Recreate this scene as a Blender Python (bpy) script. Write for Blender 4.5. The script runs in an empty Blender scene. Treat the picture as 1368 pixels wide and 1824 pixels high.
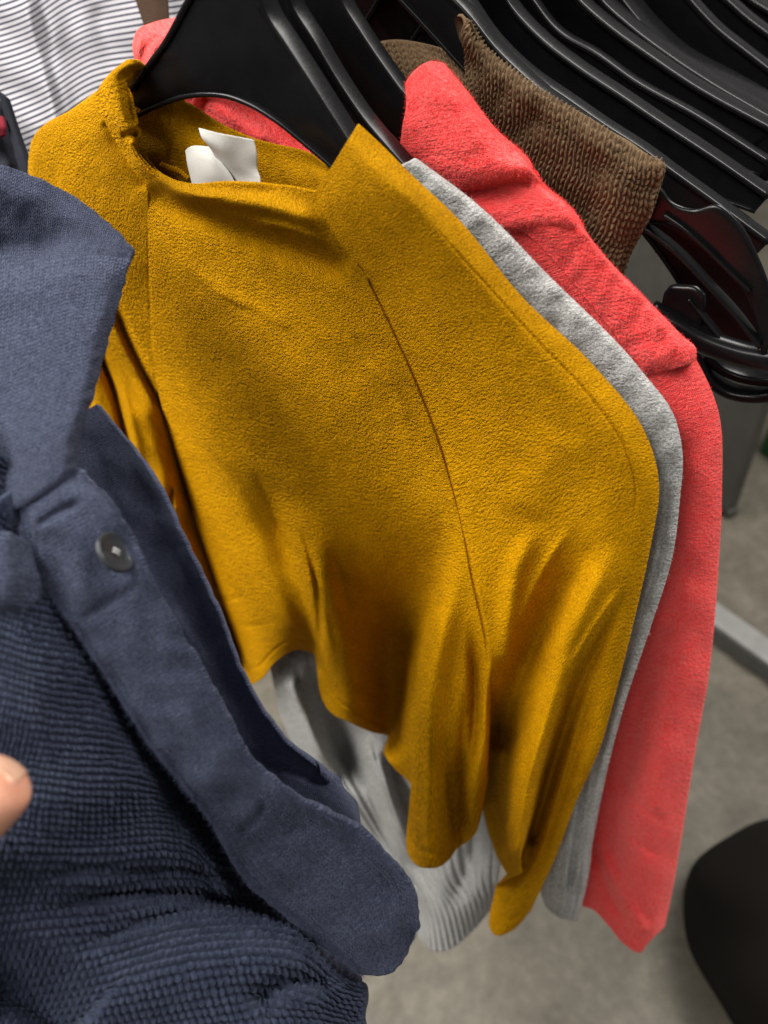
import bpy, math, random
import numpy as np
from mathutils import Matrix

rng = np.random.default_rng(7)
random.seed(7)
scene = bpy.context.scene
COL = scene.collection

# ------------------------------------------------------------------ camera
CAM_H = 1.45
PITCH, ROLL = math.radians(45.0), math.radians(8.2)
FPX, CX, CY = 1317.33, 684.0, 912.0
Fv = np.array([0, math.cos(PITCH), -math.sin(PITCH)])
D0 = np.array([0, -math.sin(PITCH), -math.cos(PITCH)])
R0 = np.array([1.0, 0, 0])
Xv = math.cos(ROLL) * R0 + math.sin(ROLL) * D0
Yv = -math.sin(ROLL) * R0 + math.cos(ROLL) * D0
CAM = np.array([0, 0, CAM_H])
cam = bpy.data.cameras.new('camera')
cam.sensor_fit = 'VERTICAL'; cam.sensor_height = 36; cam.lens = 26
cam.clip_start = 0.02; cam.clip_end = 100
cam.dof.use_dof = True; cam.dof.focus_distance = 0.47; cam.dof.aperture_fstop = 4.9
camo = bpy.data.objects.new('camera', cam); COL.objects.link(camo)
M = Matrix.Identity(4)
for i in range(3):
    M[i][0] = Xv[i]; M[i][1] = -Yv[i]; M[i][2] = -Fv[i]; M[i][3] = CAM[i]
camo.matrix_world = M
scene.camera = camo

# ------------------------------------------------------------------ light: dim shop interior, ceiling lamps
world = bpy.data.worlds.new('World'); scene.world = world; world.use_nodes = True
bg = world.node_tree.nodes['Background']
bg.inputs[0].default_value = (1.0, 0.97, 0.93, 1); bg.inputs[1].default_value = 0.17

def area_lamp(name, loc, rot, sx, sy, power, col=(1, 0.97, 0.92)):
    l = bpy.data.lights.new(name, 'AREA'); l.shape = 'RECTANGLE'; l.size = sx; l.size_y = sy
    l.energy = power; l.color = col
    o = bpy.data.objects.new(name, l); COL.objects.link(o); o.location = loc; o.rotation_euler = rot
    return o
area_lamp('ceiling_lamp', (-1.10, 0.55, 2.80), (0, math.radians(-22), 0), 0.7, 1.8, 92)
area_lamp('ceiling_lamp', (1.35, 0.75, 2.85), (0, math.radians(22), math.radians(20)), 0.8, 1.6, 64)
area_lamp('ceiling_lamp', (-0.9, -0.9, 2.9), (math.radians(12), 0, math.radians(15)), 0.35, 1.3, 22)

scene.view_settings.view_transform = 'Standard'
scene.view_settings.look = 'None'
scene.view_settings.exposure = 0.12
scene.view_settings.gamma = 1.0
scene.render.engine = 'CYCLES'
scene.cycles.use_denoising = True
scene.cycles.max_bounces = 6; scene.cycles.diffuse_bounces = 2

# ------------------------------------------------------------------ the rack: hangers stand in vertical planes along the rail
NV = np.array([0.608, 0.795, 0.0]); NV /= np.linalg.norm(NV)      # along the rail, away from the camera
UV_ = np.array([NV[1], -NV[0], 0.0])                               # along a hanger, towards its right arm

def rays(x, y):
    x = np.asarray(x, float); y = np.asarray(y, float)
    return Fv + ((x - CX) / FPX)[..., None] * Xv + ((y - CY) / FPX)[..., None] * Yv
def P_d(x, y, d):
    return CAM + rays(x, y) * np.asarray(d, float)[..., None]
def P_s(x, y, s):
    r = rays(x, y)
    return CAM + r * (np.asarray(s, float) / (r @ NV))[..., None]
def P_floor(x, y, z=0.0):
    r = rays(x, y)
    return CAM + r * ((z - CAM_H) / r[..., 2])[..., None]
def lean(s0, k=0.19):
    """cloth hanging on the rail at s0 and swinging out a little towards the aisle lower down"""
    def f(x, y, e):
        r = rays(x, y); q = -r[..., 2] / (r @ NV)
        s = (s0 + 0.3 * k) / (1 + k * q)
        w = 0.006
        s = -w * np.logaddexp(-s0 / w, -s / w)
        return P_s(x, y, s + e)
    return f

# ------------------------------------------------------------------ numeric helpers
def pchip(x, y, xq):
    x = np.asarray(x, float); y = np.asarray(y, float); xq = np.asarray(xq, float)
    h = np.diff(x); sh = (slice(None),) + (None,) * (y.ndim - 1)
    dl = np.diff(y, axis=0) / h[sh]
    m = np.zeros_like(y)
    if len(x) == 2:
        m[:] = dl[0]
    else:
        a, b = dl[:-1], dl[1:]
        w1 = (2 * h[1:] + h[:-1])[sh]; w2 = (h[1:] + 2 * h[:-1])[sh]
        with np.errstate(all='ignore'):
            hm = (w1 + w2) / (w1 / a + w2 / b)
        m[1:-1] = np.where(a * b > 0, hm, 0)
        m[0] = dl[0]; m[-1] = dl[-1]
    i = np.clip(np.searchsorted(x, xq, side='right') - 1, 0, len(x) - 2)
    t = ((xq - x[i]) / h[i])[sh]; hh = h[i][sh]
    t2, t3 = t * t, t * t * t
    return (2*t3 - 3*t2 + 1) * y[i] + (t3 - 2*t2 + t) * hh * m[i] + (-2*t3 + 3*t2) * y[i+1] + (t3 - t2) * hh * m[i+1]

def cubic(x, y, xq):
    """Catmull-Rom on uneven knots (smooth, may overshoot a little)"""
    x = np.asarray(x, float); y = np.asarray(y, float); xq = np.asarray(xq, float)
    h = np.diff(x); sh = (slice(None),) + (None,) * (y.ndim - 1)
    dl = np.diff(y, axis=0) / h[sh]
    m = np.zeros_like(y)
    m[0] = dl[0]; m[-1] = dl[-1]
    if len(x) > 2:
        m[1:-1] = (dl[:-1] * h[1:][sh] + dl[1:] * h[:-1][sh]) / (h[1:] + h[:-1])[sh]
    i = np.clip(np.searchsorted(x, xq, side='right') - 1, 0, len(x) - 2)
    t = ((xq - x[i]) / h[i])[sh]; hh = h[i][sh]
    t2, t3 = t * t, t * t * t
    return (2*t3 - 3*t2 + 1) * y[i] + (t3 - 2*t2 + t) * hh * m[i] + (-2*t3 + 3*t2) * y[i+1] + (t3 - t2) * hh * m[i+1]

def smooth_line(pts, n=60):
    p = np.asarray(pts, float)
    c = np.r_[0, np.cumsum(np.linalg.norm(np.diff(p[:, :2], axis=0), axis=1))]
    return cubic(c / c[-1], p, np.linspace(0, 1, n))

def patch(rows, nu, nv, vs=None):
    """rows of (x, y, e) or (x, y, e, t) -> dense grids X, Y, E of shape (nv, nu)"""
    R = []
    tq = np.linspace(0, 1, nu)
    for r in rows:
        r = [tuple(p) + (0,) * (3 - len(p)) if len(p) < 3 else tuple(p) for p in r]
        if len(r[0]) == 4:
            t = np.array([p[3] for p in r])
        else:
            q = np.array([p[:2] for p in r], float)
            t = np.r_[0, np.cumsum(np.linalg.norm(np.diff(q, axis=0), axis=1))]; t /= t[-1]
        R.append(cubic(t, np.array([p[:3] for p in r], float), tq))
    R = np.array(R)
    if vs is None:
        d = np.linalg.norm(np.diff(R[:, :, :2], axis=0), axis=2).mean(1)
        vs = np.r_[0, np.cumsum(np.maximum(d, 1))]; vs = vs / vs[-1]
    G = cubic(vs, R, np.linspace(0, 1, nv))
    return G[..., 0], G[..., 1], G[..., 2]

def fold(X, Y, pts, w, amp, kind='g', taper=(0.2, 0.2), w2=None):
    """height of a fold that runs along pts; w across it, amp in metres, negative towards the viewer"""
    L = smooth_line(pts, 64)
    T = np.gradient(L, axis=0); T /= np.linalg.norm(T, axis=1)[:, None] + 1e-9
    sh = X.shape; x = X.ravel(); y = Y.ravel()
    best = np.full(x.shape, 1e18); idx = np.zeros(x.shape, int)
    for i in range(len(L)):
        d = (x - L[i, 0])**2 + (y - L[i, 1])**2
        m = d < best; best[m] = d[m]; idx[m] = i
    n1 = len(L) - 1
    bd = np.full(x.shape, 1e18); side = np.zeros_like(x); tt = np.zeros_like(x)
    for o in (-1, 0):
        j = np.clip(idx + o, 0, n1 - 1)
        ax, ay = L[j, 0], L[j, 1]; dx, dy = L[j + 1, 0] - ax, L[j + 1, 1] - ay
        ll = dx * dx + dy * dy + 1e-9
        u = np.clip(((x - ax) * dx + (y - ay) * dy) / ll, 0, 1)
        ex, ey = x - ax - u * dx, y - ay - u * dy
        d = ex * ex + ey * ey; m = d < bd
        bd[m] = d[m]; tt[m] = (j + u)[m] / n1; side[m] = ((dx * ey - dy * ex) / np.sqrt(ll))[m]
    dist = np.sqrt(bd)
    tap = np.ones_like(tt)
    if taper[0] > 0: tap = np.minimum(tap, tt / taper[0])
    if taper[1] > 0: tap = np.minimum(tap, (1 - tt) / taper[1])
    tap = np.clip(tap, 0, 1); tap = tap * tap * (3 - 2 * tap)
    if kind == 'g':
        ww = np.where(side > 0, w2, w) if w2 else w
        h = np.exp(-(dist / ww)**2) * tap
    elif kind == 'step':
        f = w2 or w * 8
        h = 0.5 * (1 + np.tanh(side / w)) * np.exp(-(np.maximum(side, 0) / f)**2) * np.exp(-np.maximum(dist - np.abs(side) - w, 0) / w) * tap
    elif kind == 'edge':
        q = 1 - np.clip(dist / w, 0, 1)
        h = 1 - np.sqrt(np.maximum(1 - q * q, 0))
    return (amp * h).reshape(sh)

def edge(X, Y, w, amp, side='r'):
    """the cloth turns away over the last w of every row"""
    st = np.hypot(np.diff(X, axis=1), np.diff(Y, axis=1))
    if side == 'r': c = np.concatenate([np.cumsum(st[:, ::-1], 1)[:, ::-1], np.zeros((len(X), 1))], 1)
    else: c = np.concatenate([np.zeros((len(X), 1)), np.cumsum(st, 1)], 1)
    q = 1 - np.clip(c / w, 0, 1)
    return amp * (1 - np.sqrt(np.maximum(1 - q * q, 0)))

def waves(X, Y, amp, scale, n=6, seed=1):
    r = np.random.default_rng(seed); h = np.zeros_like(X)
    for k in range(n):
        a = r.uniform(0, 2 * math.pi); f = 2 * math.pi / (scale * r.uniform(0.6, 1.8))
        h += np.sin((X * math.cos(a) + Y * math.sin(a)) * f + r.uniform(0, 6.28) + 1.3 * np.sin((X * math.sin(a) - Y * math.cos(a)) * f * 0.4 + r.uniform(0, 6.28)))
    return amp * h / math.sqrt(n)

# ------------------------------------------------------------------ mesh helpers
def link(name, me, mat=None, parent=None):
    o = bpy.data.objects.new(name, me); COL.objects.link(o)
    if mat is not None: me.materials.append(mat)
    if parent is not None: o.parent = parent
    return o
def fast_mesh(name, V, Fq, uv=None, smooth=True):
    me = bpy.data.meshes.new(name)
    V = np.ascontiguousarray(V, np.float32); Fq = np.ascontiguousarray(Fq, np.int32)
    k = Fq.shape[1]
    me.vertices.add(len(V)); me.vertices.foreach_set('co', V.ravel())
    me.loops.add(Fq.size); me.loops.foreach_set('vertex_index', Fq.ravel())
    me.polygons.add(len(Fq)); me.polygons.foreach_set('loop_start', np.arange(0, Fq.size, k, dtype=np.int32))
    me.polygons.foreach_set('loop_total', np.full(len(Fq), k, np.int32))
    if smooth: me.polygons.foreach_set('use_smooth', np.ones(len(Fq), bool))
    if uv is not None:
        l = me.uv_layers.new(name='UVMap'); l.data.foreach_set('uv', np.ascontiguousarray(uv[Fq.ravel()], np.float32).ravel())
    me.update(calc_edges=True); me.validate()
    return me
def empty(name, label, cat, loc, group=None):
    o = bpy.data.objects.new(name, None); COL.objects.link(o)
    o['label'] = label; o['category'] = cat
    if group: o['group'] = group
    o.empty_display_size = 0.05
    return o
def tag(o, label, cat, group=None, kind=None):
    if label: o['label'] = label
    if cat: o['category'] = cat
    if group: o['group'] = group
    if kind: o['kind'] = kind
    return o
def grid_normals(P):
    du = np.gradient(P, axis=1); dv = np.gradient(P, axis=0)
    n = np.cross(du, dv); n /= np.linalg.norm(n, axis=2)[..., None] + 1e-12
    if np.mean(np.sum(n * (CAM - P), axis=2)) < 0: n = -n
    return n
def grid_uv(P):
    lu = np.linalg.norm(np.diff(P, axis=1), axis=2).sum(1).mean()
    lv = np.linalg.norm(np.diff(P, axis=0), axis=2).sum(0).mean()
    nv, nu = P.shape[:2]
    U, V = np.meshgrid(np.linspace(0, lu, nu), np.linspace(0, lv, nv))
    return U, V

def sheet(name, P, mat, parent, thick=0.002, disp=None, uv=None):
    """a cloth sheet with a rounded rim: P (nv, nu, 3) is its face, the back lies thick behind it"""
    U, V = grid_uv(P) if uv is None else uv
    n = grid_normals(P)
    if disp is not None:
        iu = np.minimum(np.arange(P.shape[1]), np.arange(P.shape[1])[::-1]) / (0.018 * P.shape[1]); iv = np.minimum(np.arange(P.shape[0]), np.arange(P.shape[0])[::-1]) / (0.018 * P.shape[0])
        disp = disp * np.clip(iu, 0, 1)[None, :] * np.clip(iv, 0, 1)[:, None]
    Fr = P if disp is None else P + n * disp[..., None]
    Bk = P - n * thick
    nv, nu = P.shape[:2]; N = nv * nu
    I = np.arange(N).reshape(nv, nu)
    q = np.stack([I[:-1, :-1], I[:-1, 1:], I[1:, 1:], I[1:, :-1]], -1).reshape(-1, 4)
    loop = np.concatenate([I[0, :-1], I[:-1, -1], I[-1, :0:-1], I[:0:-1, 0]])
    # outward direction at the rim
    inner = np.concatenate([np.repeat(0, 0)])
    inn = P.copy(); out = np.zeros_like(P)
    out[0] += P[0] - P[1]; out[-1] += P[-1] - P[-2]; out[:, 0] += P[:, 0] - P[:, 1]; out[:, -1] += P[:, -1] - P[:, -2]
    ol = out.reshape(-1, 3)[loop]; ol /= np.linalg.norm(ol, axis=1)[:, None] + 1e-12
    nl = n.reshape(-1, 3)[loop]
    mids = []
    base = P.reshape(-1, 3)[loop]
    for a in (45, 90, 135):
        c, s_ = math.cos(math.radians(a)), math.sin(math.radians(a))
        mids.append(base - nl * (thick * 0.5 * (1 - c)) + ol * (thick * 0.5 * s_))
    m = len(loop)
    verts = np.concatenate([Fr.reshape(-1, 3), Bk.reshape(-1, 3)] + mids)
    faces = [q, q[:, ::-1] + N]
    rings = [loop] + [2 * N + k * m + np.arange(m) for k in range(3)] + [loop + N]
    for a, b in zip(rings[:-1], rings[1:]):
        faces.append(np.stack([a, b, np.roll(b, -1), np.roll(a, -1)], -1))
    uvv = np.stack([U, V], -1).reshape(-1, 2)
    uvs = np.concatenate([uvv, uvv] + [uvv[loop]] * 3)
    f = np.concatenate(faces)
    # orient outward: face normals of the front should agree with n
    a, b, c = verts[q[0, 0]], verts[q[0, 1]], verts[q[0, 2]]
    if np.dot(np.cross(b - a, c - a), n.reshape(-1, 3)[q[0, 0]]) < 0: f = f[:, ::-1]
    return link(name, fast_mesh(name, verts, f, uvs), mat, parent)

def sweep(curve, axis, w, th, name, mat, parent, seg=3, taper=None, lift=0.0):
    """a rounded flat bar swept along curve; w along axis (starting at the curve), th across in the plane of the curve"""
    c = np.asarray(curve, float); n = len(c)
    T = np.gradient(c, axis=0); T /= np.linalg.norm(T, axis=1)[:, None]
    ax = np.broadcast_to(np.asarray(axis, float), c.shape)
    m = np.cross(T, ax); m /= np.linalg.norm(m, axis=1)[:, None]
    r = min(w, th) * 0.42
    prof = []
    for (cx, cy, a0) in ((w - r, th/2 - r, 0), (r, th/2 - r, 90), (r, -th/2 + r, 180), (w - r, -th/2 + r, 270)):
        for k in range(seg + 1):
            a = math.radians(a0 + 90 * k / seg)
            prof.append((cx + r * math.cos(a), cy + r * math.sin(a)))
    prof = np.array(prof); k = len(prof)
    tp = np.ones(n) if taper is None else taper
    V = c[:, None] + (ax[:, None] * prof[None, :, 0, None]) + m[:, None] * (prof[None, :, 1] * tp[:, None] + lift)[..., None]
    I = np.arange(n * k).reshape(n, k); J = np.roll(I, -1, axis=1)
    f = np.stack([I[:-1], J[:-1], J[1:], I[1:]], -1).reshape(-1, 4)
    V = V.reshape(-1, 3)
    # end caps
    caps = []
    ends = np.stack([c[0] + ax[0] * w / 2, c[-1] + ax[-1] * w / 2])
    V = np.concatenate([V, ends]); e0, e1 = n * k, n * k + 1
    V2, F2 = V, f
    for j in range(k):
        caps.append((e0, I[0, (j + 1) % k], I[0, j], e0)); caps.append((e1, I[-1, j], I[-1, (j + 1) % k], e1))
    return V2, F2, np.array([c_[:3] for c_ in caps])

def join_mesh(name, pieces, mat, parent, smooth=True):
    """pieces: list of (V, quads, tris) -> one mesh object"""
    V, Fc, off = [], [], 0
    for v, q, t in pieces:
        V.append(np.asarray(v)); 
        for a in (q, t):
            if a is not None and len(a): Fc += (np.asarray(a) + off).tolist()
        off += len(v)
    me = bpy.data.meshes.new(name)
    me.from_pydata(np.concatenate(V).tolist(), [], Fc)
    if smooth: me.polygons.foreach_set('use_smooth', [True] * len(me.polygons))
    import bmesh
    bm = bmesh.new(); bm.from_mesh(me); bmesh.ops.recalc_face_normals(bm, faces=bm.faces); bm.to_mesh(me); bm.free()
    return link(name, me, mat, parent)

def tube_piece(curve, r, k=10):
    c = np.asarray(curve, float); n = len(c); r = np.broadcast_to(np.asarray(r, float), (n,))
    T = np.gradient(c, axis=0); T /= np.linalg.norm(T, axis=1)[:, None]
    up = np.array([0.3, 0.2, 0.93]); A = np.cross(T, up); A /= np.linalg.norm(A, axis=1)[:, None]; B = np.cross(T, A)
    a = np.linspace(0, 2 * math.pi, k, endpoint=False)
    V = c[:, None] + r[:, None, None] * (A[:, None] * np.cos(a)[None, :, None] + B[:, None] * np.sin(a)[None, :, None])
    I = np.arange(n * k).reshape(n, k); J = np.roll(I, -1, axis=1)
    f = np.stack([I[:-1], J[:-1], J[1:], I[1:]], -1).reshape(-1, 4)
    V = np.concatenate([V.reshape(-1, 3), c[[0, -1]]])
    t = [(n*k, I[0, (j+1) % k], I[0, j]) for j in range(k)] + [(n*k+1, I[-1, j], I[-1, (j+1) % k]) for j in range(k)]
    return V, f, np.array(t)

def stitches(U, V, w, h, amp):
    """stockinette relief: columns of V-shaped loops, w x h metres each"""
    x = U / w; y = V / h
    a = np.abs((x % 1.0) - 0.5) * 2
    leg = np.clip(1 - np.abs(a - 0.5) * 2.0, 0, 1)
    c = 0.5 + 0.5 * np.cos(2 * math.pi * (y + a * 0.75 + 0.12 * np.sin(9 * x.round() + 0.7 * y)))
    return amp * (np.sqrt(leg) * (0.35 + 0.65 * np.sqrt(c)))

def fuzz(P, n, mat, parent, length=.0022, width=.00009, seed=1, region=None, out=0.7):
    """loose fibres standing off the cloth: one mesh, far too many to count"""
    r = np.random.default_rng(seed); nv, nu = P.shape[:2]
    N = grid_normals(P)
    i = r.integers(0, nv, n); j = r.integers(0, nu, n)
    p = P[i, j]; nn = N[i, j]
    t = r.normal(size=(n, 3)); t /= np.linalg.norm(t, axis=1)[:, None]
    d = nn * out + t * 0.9; d /= np.linalg.norm(d, axis=1)[:, None]
    d2 = d + r.normal(size=(n, 3)) * 0.7; d2 /= np.linalg.norm(d2, axis=1)[:, None]
    L = (length * r.uniform(.4, 1.3, n))[:, None]
    side = np.cross(d, CAM - p); side /= np.linalg.norm(side, axis=1)[:, None] + 1e-9
    w = width * .5
    m = p + d * L * .5; e = m + d2 * L * .5
    V = np.stack([p - side * w, p + side * w, m - side * w, m + side * w, e], 1).reshape(-1, 3)
    b = (np.arange(n) * 5)[:, None]
    F = np.concatenate([b + np.array([0, 1, 3]), b + np.array([0, 3, 2]), b + np.array([2, 3, 4])])
    uv = np.repeat(np.stack([j / nu * .2, i / nv * .4], 1), 5, 0)
    o = link('fuzz', fast_mesh('fuzz', V, F, uv), mat, parent); o['kind'] = 'stuff'
    return o

# ------------------------------------------------------------------ materials
def new_mat(name):
    m = bpy.data.materials.new(name); m.use_nodes = True
    nt = m.node_tree; b = nt.nodes['Principled BSDF']
    return m, nt, b
def nd(nt, t, **kw):
    n = nt.nodes.new(t)
    for k, v in kw.items(): setattr(n, k, v)
    return n
def math_(nt, op, a, b=None, c=None):
    n = nd(nt, 'ShaderNodeMath', operation=op)
    for i, v in enumerate((a, b, c)):
        if v is None: continue
        if isinstance(v, (int, float)): n.inputs[i].default_value = v
        else: nt.links.new(v, n.inputs[i])
    return n.outputs[0]
def noise(nt, vec, scale, detail=3, rough=0.55, dist=0.0):
    n = nd(nt, 'ShaderNodeTexNoise'); n.inputs['Scale'].default_value = scale; n.inputs['Detail'].default_value = detail
    n.inputs['Roughness'].default_value = rough; n.inputs['Distortion'].default_value = dist
    nt.links.new(vec, n.inputs['Vector']); return n.outputs['Fac']
def scaled(nt, vec, s):
    n = nd(nt, 'ShaderNodeMapping'); n.inputs['Scale'].default_value = s; nt.links.new(vec, n.inputs['Vector']); return n.outputs[0]
def ramp(nt, fac, stops):
    r = nd(nt, 'ShaderNodeValToRGB'); e = r.color_ramp.elements
    e[0].position, e[0].color = stops[0][0], tuple(stops[0][1]) + (1,)
    e[1].position, e[1].color = stops[-1][0], tuple(stops[-1][1]) + (1,)
    for p, c in stops[1:-1]:
        x = e.new(p); x.color = tuple(c) + (1,)
    nt.links.new(fac, r.inputs[0]); return r.outputs[0]
def knit_height(nt, uv, w, h):
    sp = nd(nt, 'ShaderNodeSeparateXYZ'); nt.links.new(uv, sp.inputs[0])
    x = math_(nt, 'MULTIPLY', sp.outputs[0], 1 / w); y = math_(nt, 'MULTIPLY', sp.outputs[1], 1 / h)
    a = math_(nt, 'MULTIPLY', math_(nt, 'ABSOLUTE', math_(nt, 'SUBTRACT', math_(nt, 'FRACT', x), 0.5)), 2.0)
    leg = math_(nt, 'SUBTRACT', 1.0, math_(nt, 'MULTIPLY', math_(nt, 'ABSOLUTE', math_(nt, 'SUBTRACT', a, 0.5)), 2.0))
    yy = math_(nt, 'MULTIPLY', math_(nt, 'ADD', y, math_(nt, 'MULTIPLY', a, 0.7)), 2 * math.pi)
    c = math_(nt, 'ADD', math_(nt, 'MULTIPLY', math_(nt, 'COSINE', yy), 0.4), 0.6)
    return math_(nt, 'MULTIPLY', math_(nt, 'SQRT', math_(nt, 'MAXIMUM', leg, 0.0)), c)

def cloth(name, c_lo, c_hi, fleece=None, knit=None, rough=0.95, sheen=0.25, sheen_tint=None, speck=None, worn_at=None, heather=(900, 60), fuzz=0.0006, strength=0.8):
    """woollen cloth: two yarn tones mixed by fine noise, relief from pile (fleece) and/or loops (knit)"""
    m, nt, b = new_mat(name)
    uv = nd(nt, 'ShaderNodeUVMap').outputs[0]
    n1 = noise(nt, uv, heather[0], 2, 0.6); n2 = noise(nt, uv, heather[1], 3, 0.6)
    mixf = math_(nt, 'ADD', math_(nt, 'MULTIPLY', n1, 0.7), math_(nt, 'MULTIPLY', n2, 0.3))
    col = ramp(nt, mixf, [(0.36, c_lo), (0.64, c_hi)])
    if speck:
        sn = noise(nt, scaled(nt, uv, (1, 0.35, 1)), speck[1], 1, 0.5)
        f = ramp(nt, sn, [(speck[2], (0, 0, 0)), (speck[2] + 0.05, (1, 1, 1))])
        mx = nd(nt, 'ShaderNodeMix', data_type='RGBA'); nt.links.new(f, mx.inputs[0]); nt.links.new(col, mx.inputs[6]); mx.inputs[7].default_value = tuple(speck[0]) + (1,)
        col = mx.outputs[2]
    nt.links.new(col, b.inputs['Base Color'])
    b.inputs['Roughness'].default_value = rough
    b.inputs['Specular IOR Level'].default_value = 0.15
    b.inputs['Sheen Weight'].default_value = sheen; b.inputs['Sheen Roughness'].default_value = 0.5
    b.inputs['Sheen Tint'].default_value = tuple(sheen_tint or c_hi) + (1,)
    h = math_(nt, 'MULTIPLY', noise(nt, uv, 1500, 2, 0.6), fuzz)
    if fleece:
        sc, amp, asp = fleece
        st = scaled(nt, uv, (asp, 1, 1))
        f1 = noise(nt, st, sc, 2, 0.5); f3 = noise(nt, st, sc * 2.3, 2, 0.6)
        big = noise(nt, uv, sc * 0.10, 2)
        f2 = math_(nt, 'ADD', f1, math_(nt, 'MULTIPLY', f3, 0.5))
        f2 = math_(nt, 'MULTIPLY', f2, math_(nt, 'ADD', math_(nt, 'MULTIPLY', big, 1.2), 0.35))
        if worn_at:
            sp = nd(nt, 'ShaderNodeSeparateXYZ'); nt.links.new(uv, sp.inputs[0])
            worn = nd(nt, 'ShaderNodeMapRange'); nt.links.new(sp.outputs[1], worn.inputs[0])
            for i, v in enumerate((worn_at[0], worn_at[1], 1.0, worn_at[2])): worn.inputs[i + 1].default_value = v
            f2 = math_(nt, 'MULTIPLY', f2, worn.outputs[0])
        h = math_(nt, 'ADD', h, math_(nt, 'MULTIPLY', f2, amp))
    if knit:
        k = knit_height(nt, uv, knit[0], knit[1])
        h = math_(nt, 'ADD', h, math_(nt, 'MULTIPLY', k, knit[2]))
    bp = nd(nt, 'ShaderNodeBump'); bp.inputs['Distance'].default_value = 1.0; bp.inputs['Strength'].default_value = strength
    nt.links.new(h, bp.inputs['Height']); nt.links.new(bp.outputs[0], b.inputs['Normal'])
    return m

def plastic(name, col, rough=0.35, wear=True):
    m, nt, b = new_mat(name)
    tc = nd(nt, 'ShaderNodeTexCoord').outputs['Object']
    n = noise(nt, tc, 60, 4, 0.6)
    nt.links.new(ramp(nt, n, [(0.3, col), (0.75, tuple(min(1, c * 1.35 + 0.001) for c in col))]), b.inputs['Base Color'])
    sc = noise(nt, scaled(nt, tc, (1, 1, 6)), 220, 3, 0.7)
    nt.links.new(ramp(nt, sc, [(0.3, (rough * 0.9,) * 3), (0.8, (rough * 1.25,) * 3)]), b.inputs['Roughness'])
    b.inputs['Specular IOR Level'].default_value = 0.24
    bp = nd(nt, 'ShaderNodeBump'); bp.inputs['Distance'].default_value = 0.0003; bp.inputs['Strength'].default_value = 0.08
    nt.links.new(noise(nt, tc, 90, 2), bp.inputs['Height']); nt.links.new(bp.outputs[0], b.inputs['Normal'])
    return m

M_MUST = cloth('mustard_fleece', (0.41, 0.189, 0.0004), (0.66, 0.310, 0.0006), fleece=(400, 0.0094, 0.72), worn_at=(0.20, 0.42, 0.28), rough=0.85, sheen=0.0, fuzz=0.0003, heather=(430, 60))
M_MUST.node_tree.nodes['Principled BSDF'].inputs['Specular IOR Level'].default_value = 0.06
M_GREY = cloth('grey_wool', (0.26, 0.26, 0.252), (0.52, 0.515, 0.503), fleece=(300, 0.0034, 0.8), sheen=0.2, heather=(420, 60))
M_CORAL = cloth('coral_knit', (0.97, 0.042, 0.046), (1.0, 0.132, 0.128), fleece=(300, 0.0038, 0.8), knit=(0.0034, 0.0027, 0.0006), sheen=0.45, sheen_tint=(1, 0.38, 0.33), heather=(330, 70))
M_BROWN = cloth('brown_yarn', (0.060, 0.034, 0.017), (0.150, 0.096, 0.052), sheen=0.25, sheen_tint=(0.5, 0.35, 0.2), heather=(800, 120), fuzz=0.0008)
M_NAVY = cloth('navy_fine_knit', (0.015, 0.019, 0.038), (0.056, 0.064, 0.104), fleece=(420, 0.0016, 0.8), knit=(0.0030, 0.0024, 0.0018), sheen=0.22, sheen_tint=(0.42, 0.48, 0.65), heather=(520, 160), fuzz=0.0014)
M_NAVYRIB = cloth('navy_waffle_knit', (0.009, 0.012, 0.027), (0.036, 0.044, 0.076), sheen=0.3, sheen_tint=(0.36, 0.43, 0.6), heather=(500, 60), fuzz=0.0013)
M_NAVYDARK = cloth('navy_plain_knit', (0.048, 0.055, 0.094), (0.090, 0.100, 0.158), knit=(0.0019, 0.0016, 0.0005), sheen=0.3, sheen_tint=(0.4, 0.45, 0.6), heather=(430, 40), fuzz=0.001)
M_BLACKP = plastic('black_hanger_plastic', (0.004, 0.004, 0.0045), 0.24)
M_BAG = cloth('black_bag_cloth', (0.006, 0.005, 0.004), (0.014, 0.012, 0.010), sheen=0.0)
M_MAROON = plastic('dark_maroon_plastic', (0.012, 0.004, 0.005), 0.35)
M_TAG = cloth('white_satin_tag', (0.50, 0.49, 0.45), (0.56, 0.55, 0.52), rough=0.5, sheen=0.0, fuzz=0.0001)
M_DARKCLOTH = cloth('black_cloth', (0.006, 0.007, 0.011), (0.016, 0.017, 0.024))
M_DARKBROWN = cloth('dark_brown_cloth', (0.030, 0.016, 0.010), (0.055, 0.032, 0.020))
M_RED = cloth('red_cloth', (0.12, 0.010, 0.018), (0.18, 0.018, 0.028))

def stripe_mat():
    m, nt, b = new_mat('striped_jersey')
    uv = nd(nt, 'ShaderNodeUVMap').outputs[0]
    sp = nd(nt, 'ShaderNodeSeparateXYZ'); nt.links.new(uv, sp.inputs[0])
    wob = math_(nt, 'MULTIPLY', math_(nt, 'SUBTRACT', noise(nt, uv, 14, 1), 0.5), 0.002)
    y = math_(nt, 'FRACT', math_(nt, 'DIVIDE', math_(nt, 'ADD', sp.outputs[1], wob), 0.0057))
    d = math_(nt, 'ABSOLUTE', math_(nt, 'SUBTRACT', y, 0.5))
    f = ramp(nt, d, [(0.155, (0.012, 0.014, 0.030)), (0.20, (0.31, 0.30, 0.315))])
    nt.links.new(f, b.inputs['Base Color']); b.inputs['Roughness'].default_value = 0.9
    b.inputs['Specular IOR Level'].default_value = 0.15
    return m
M_STRIPE = stripe_mat()

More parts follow.
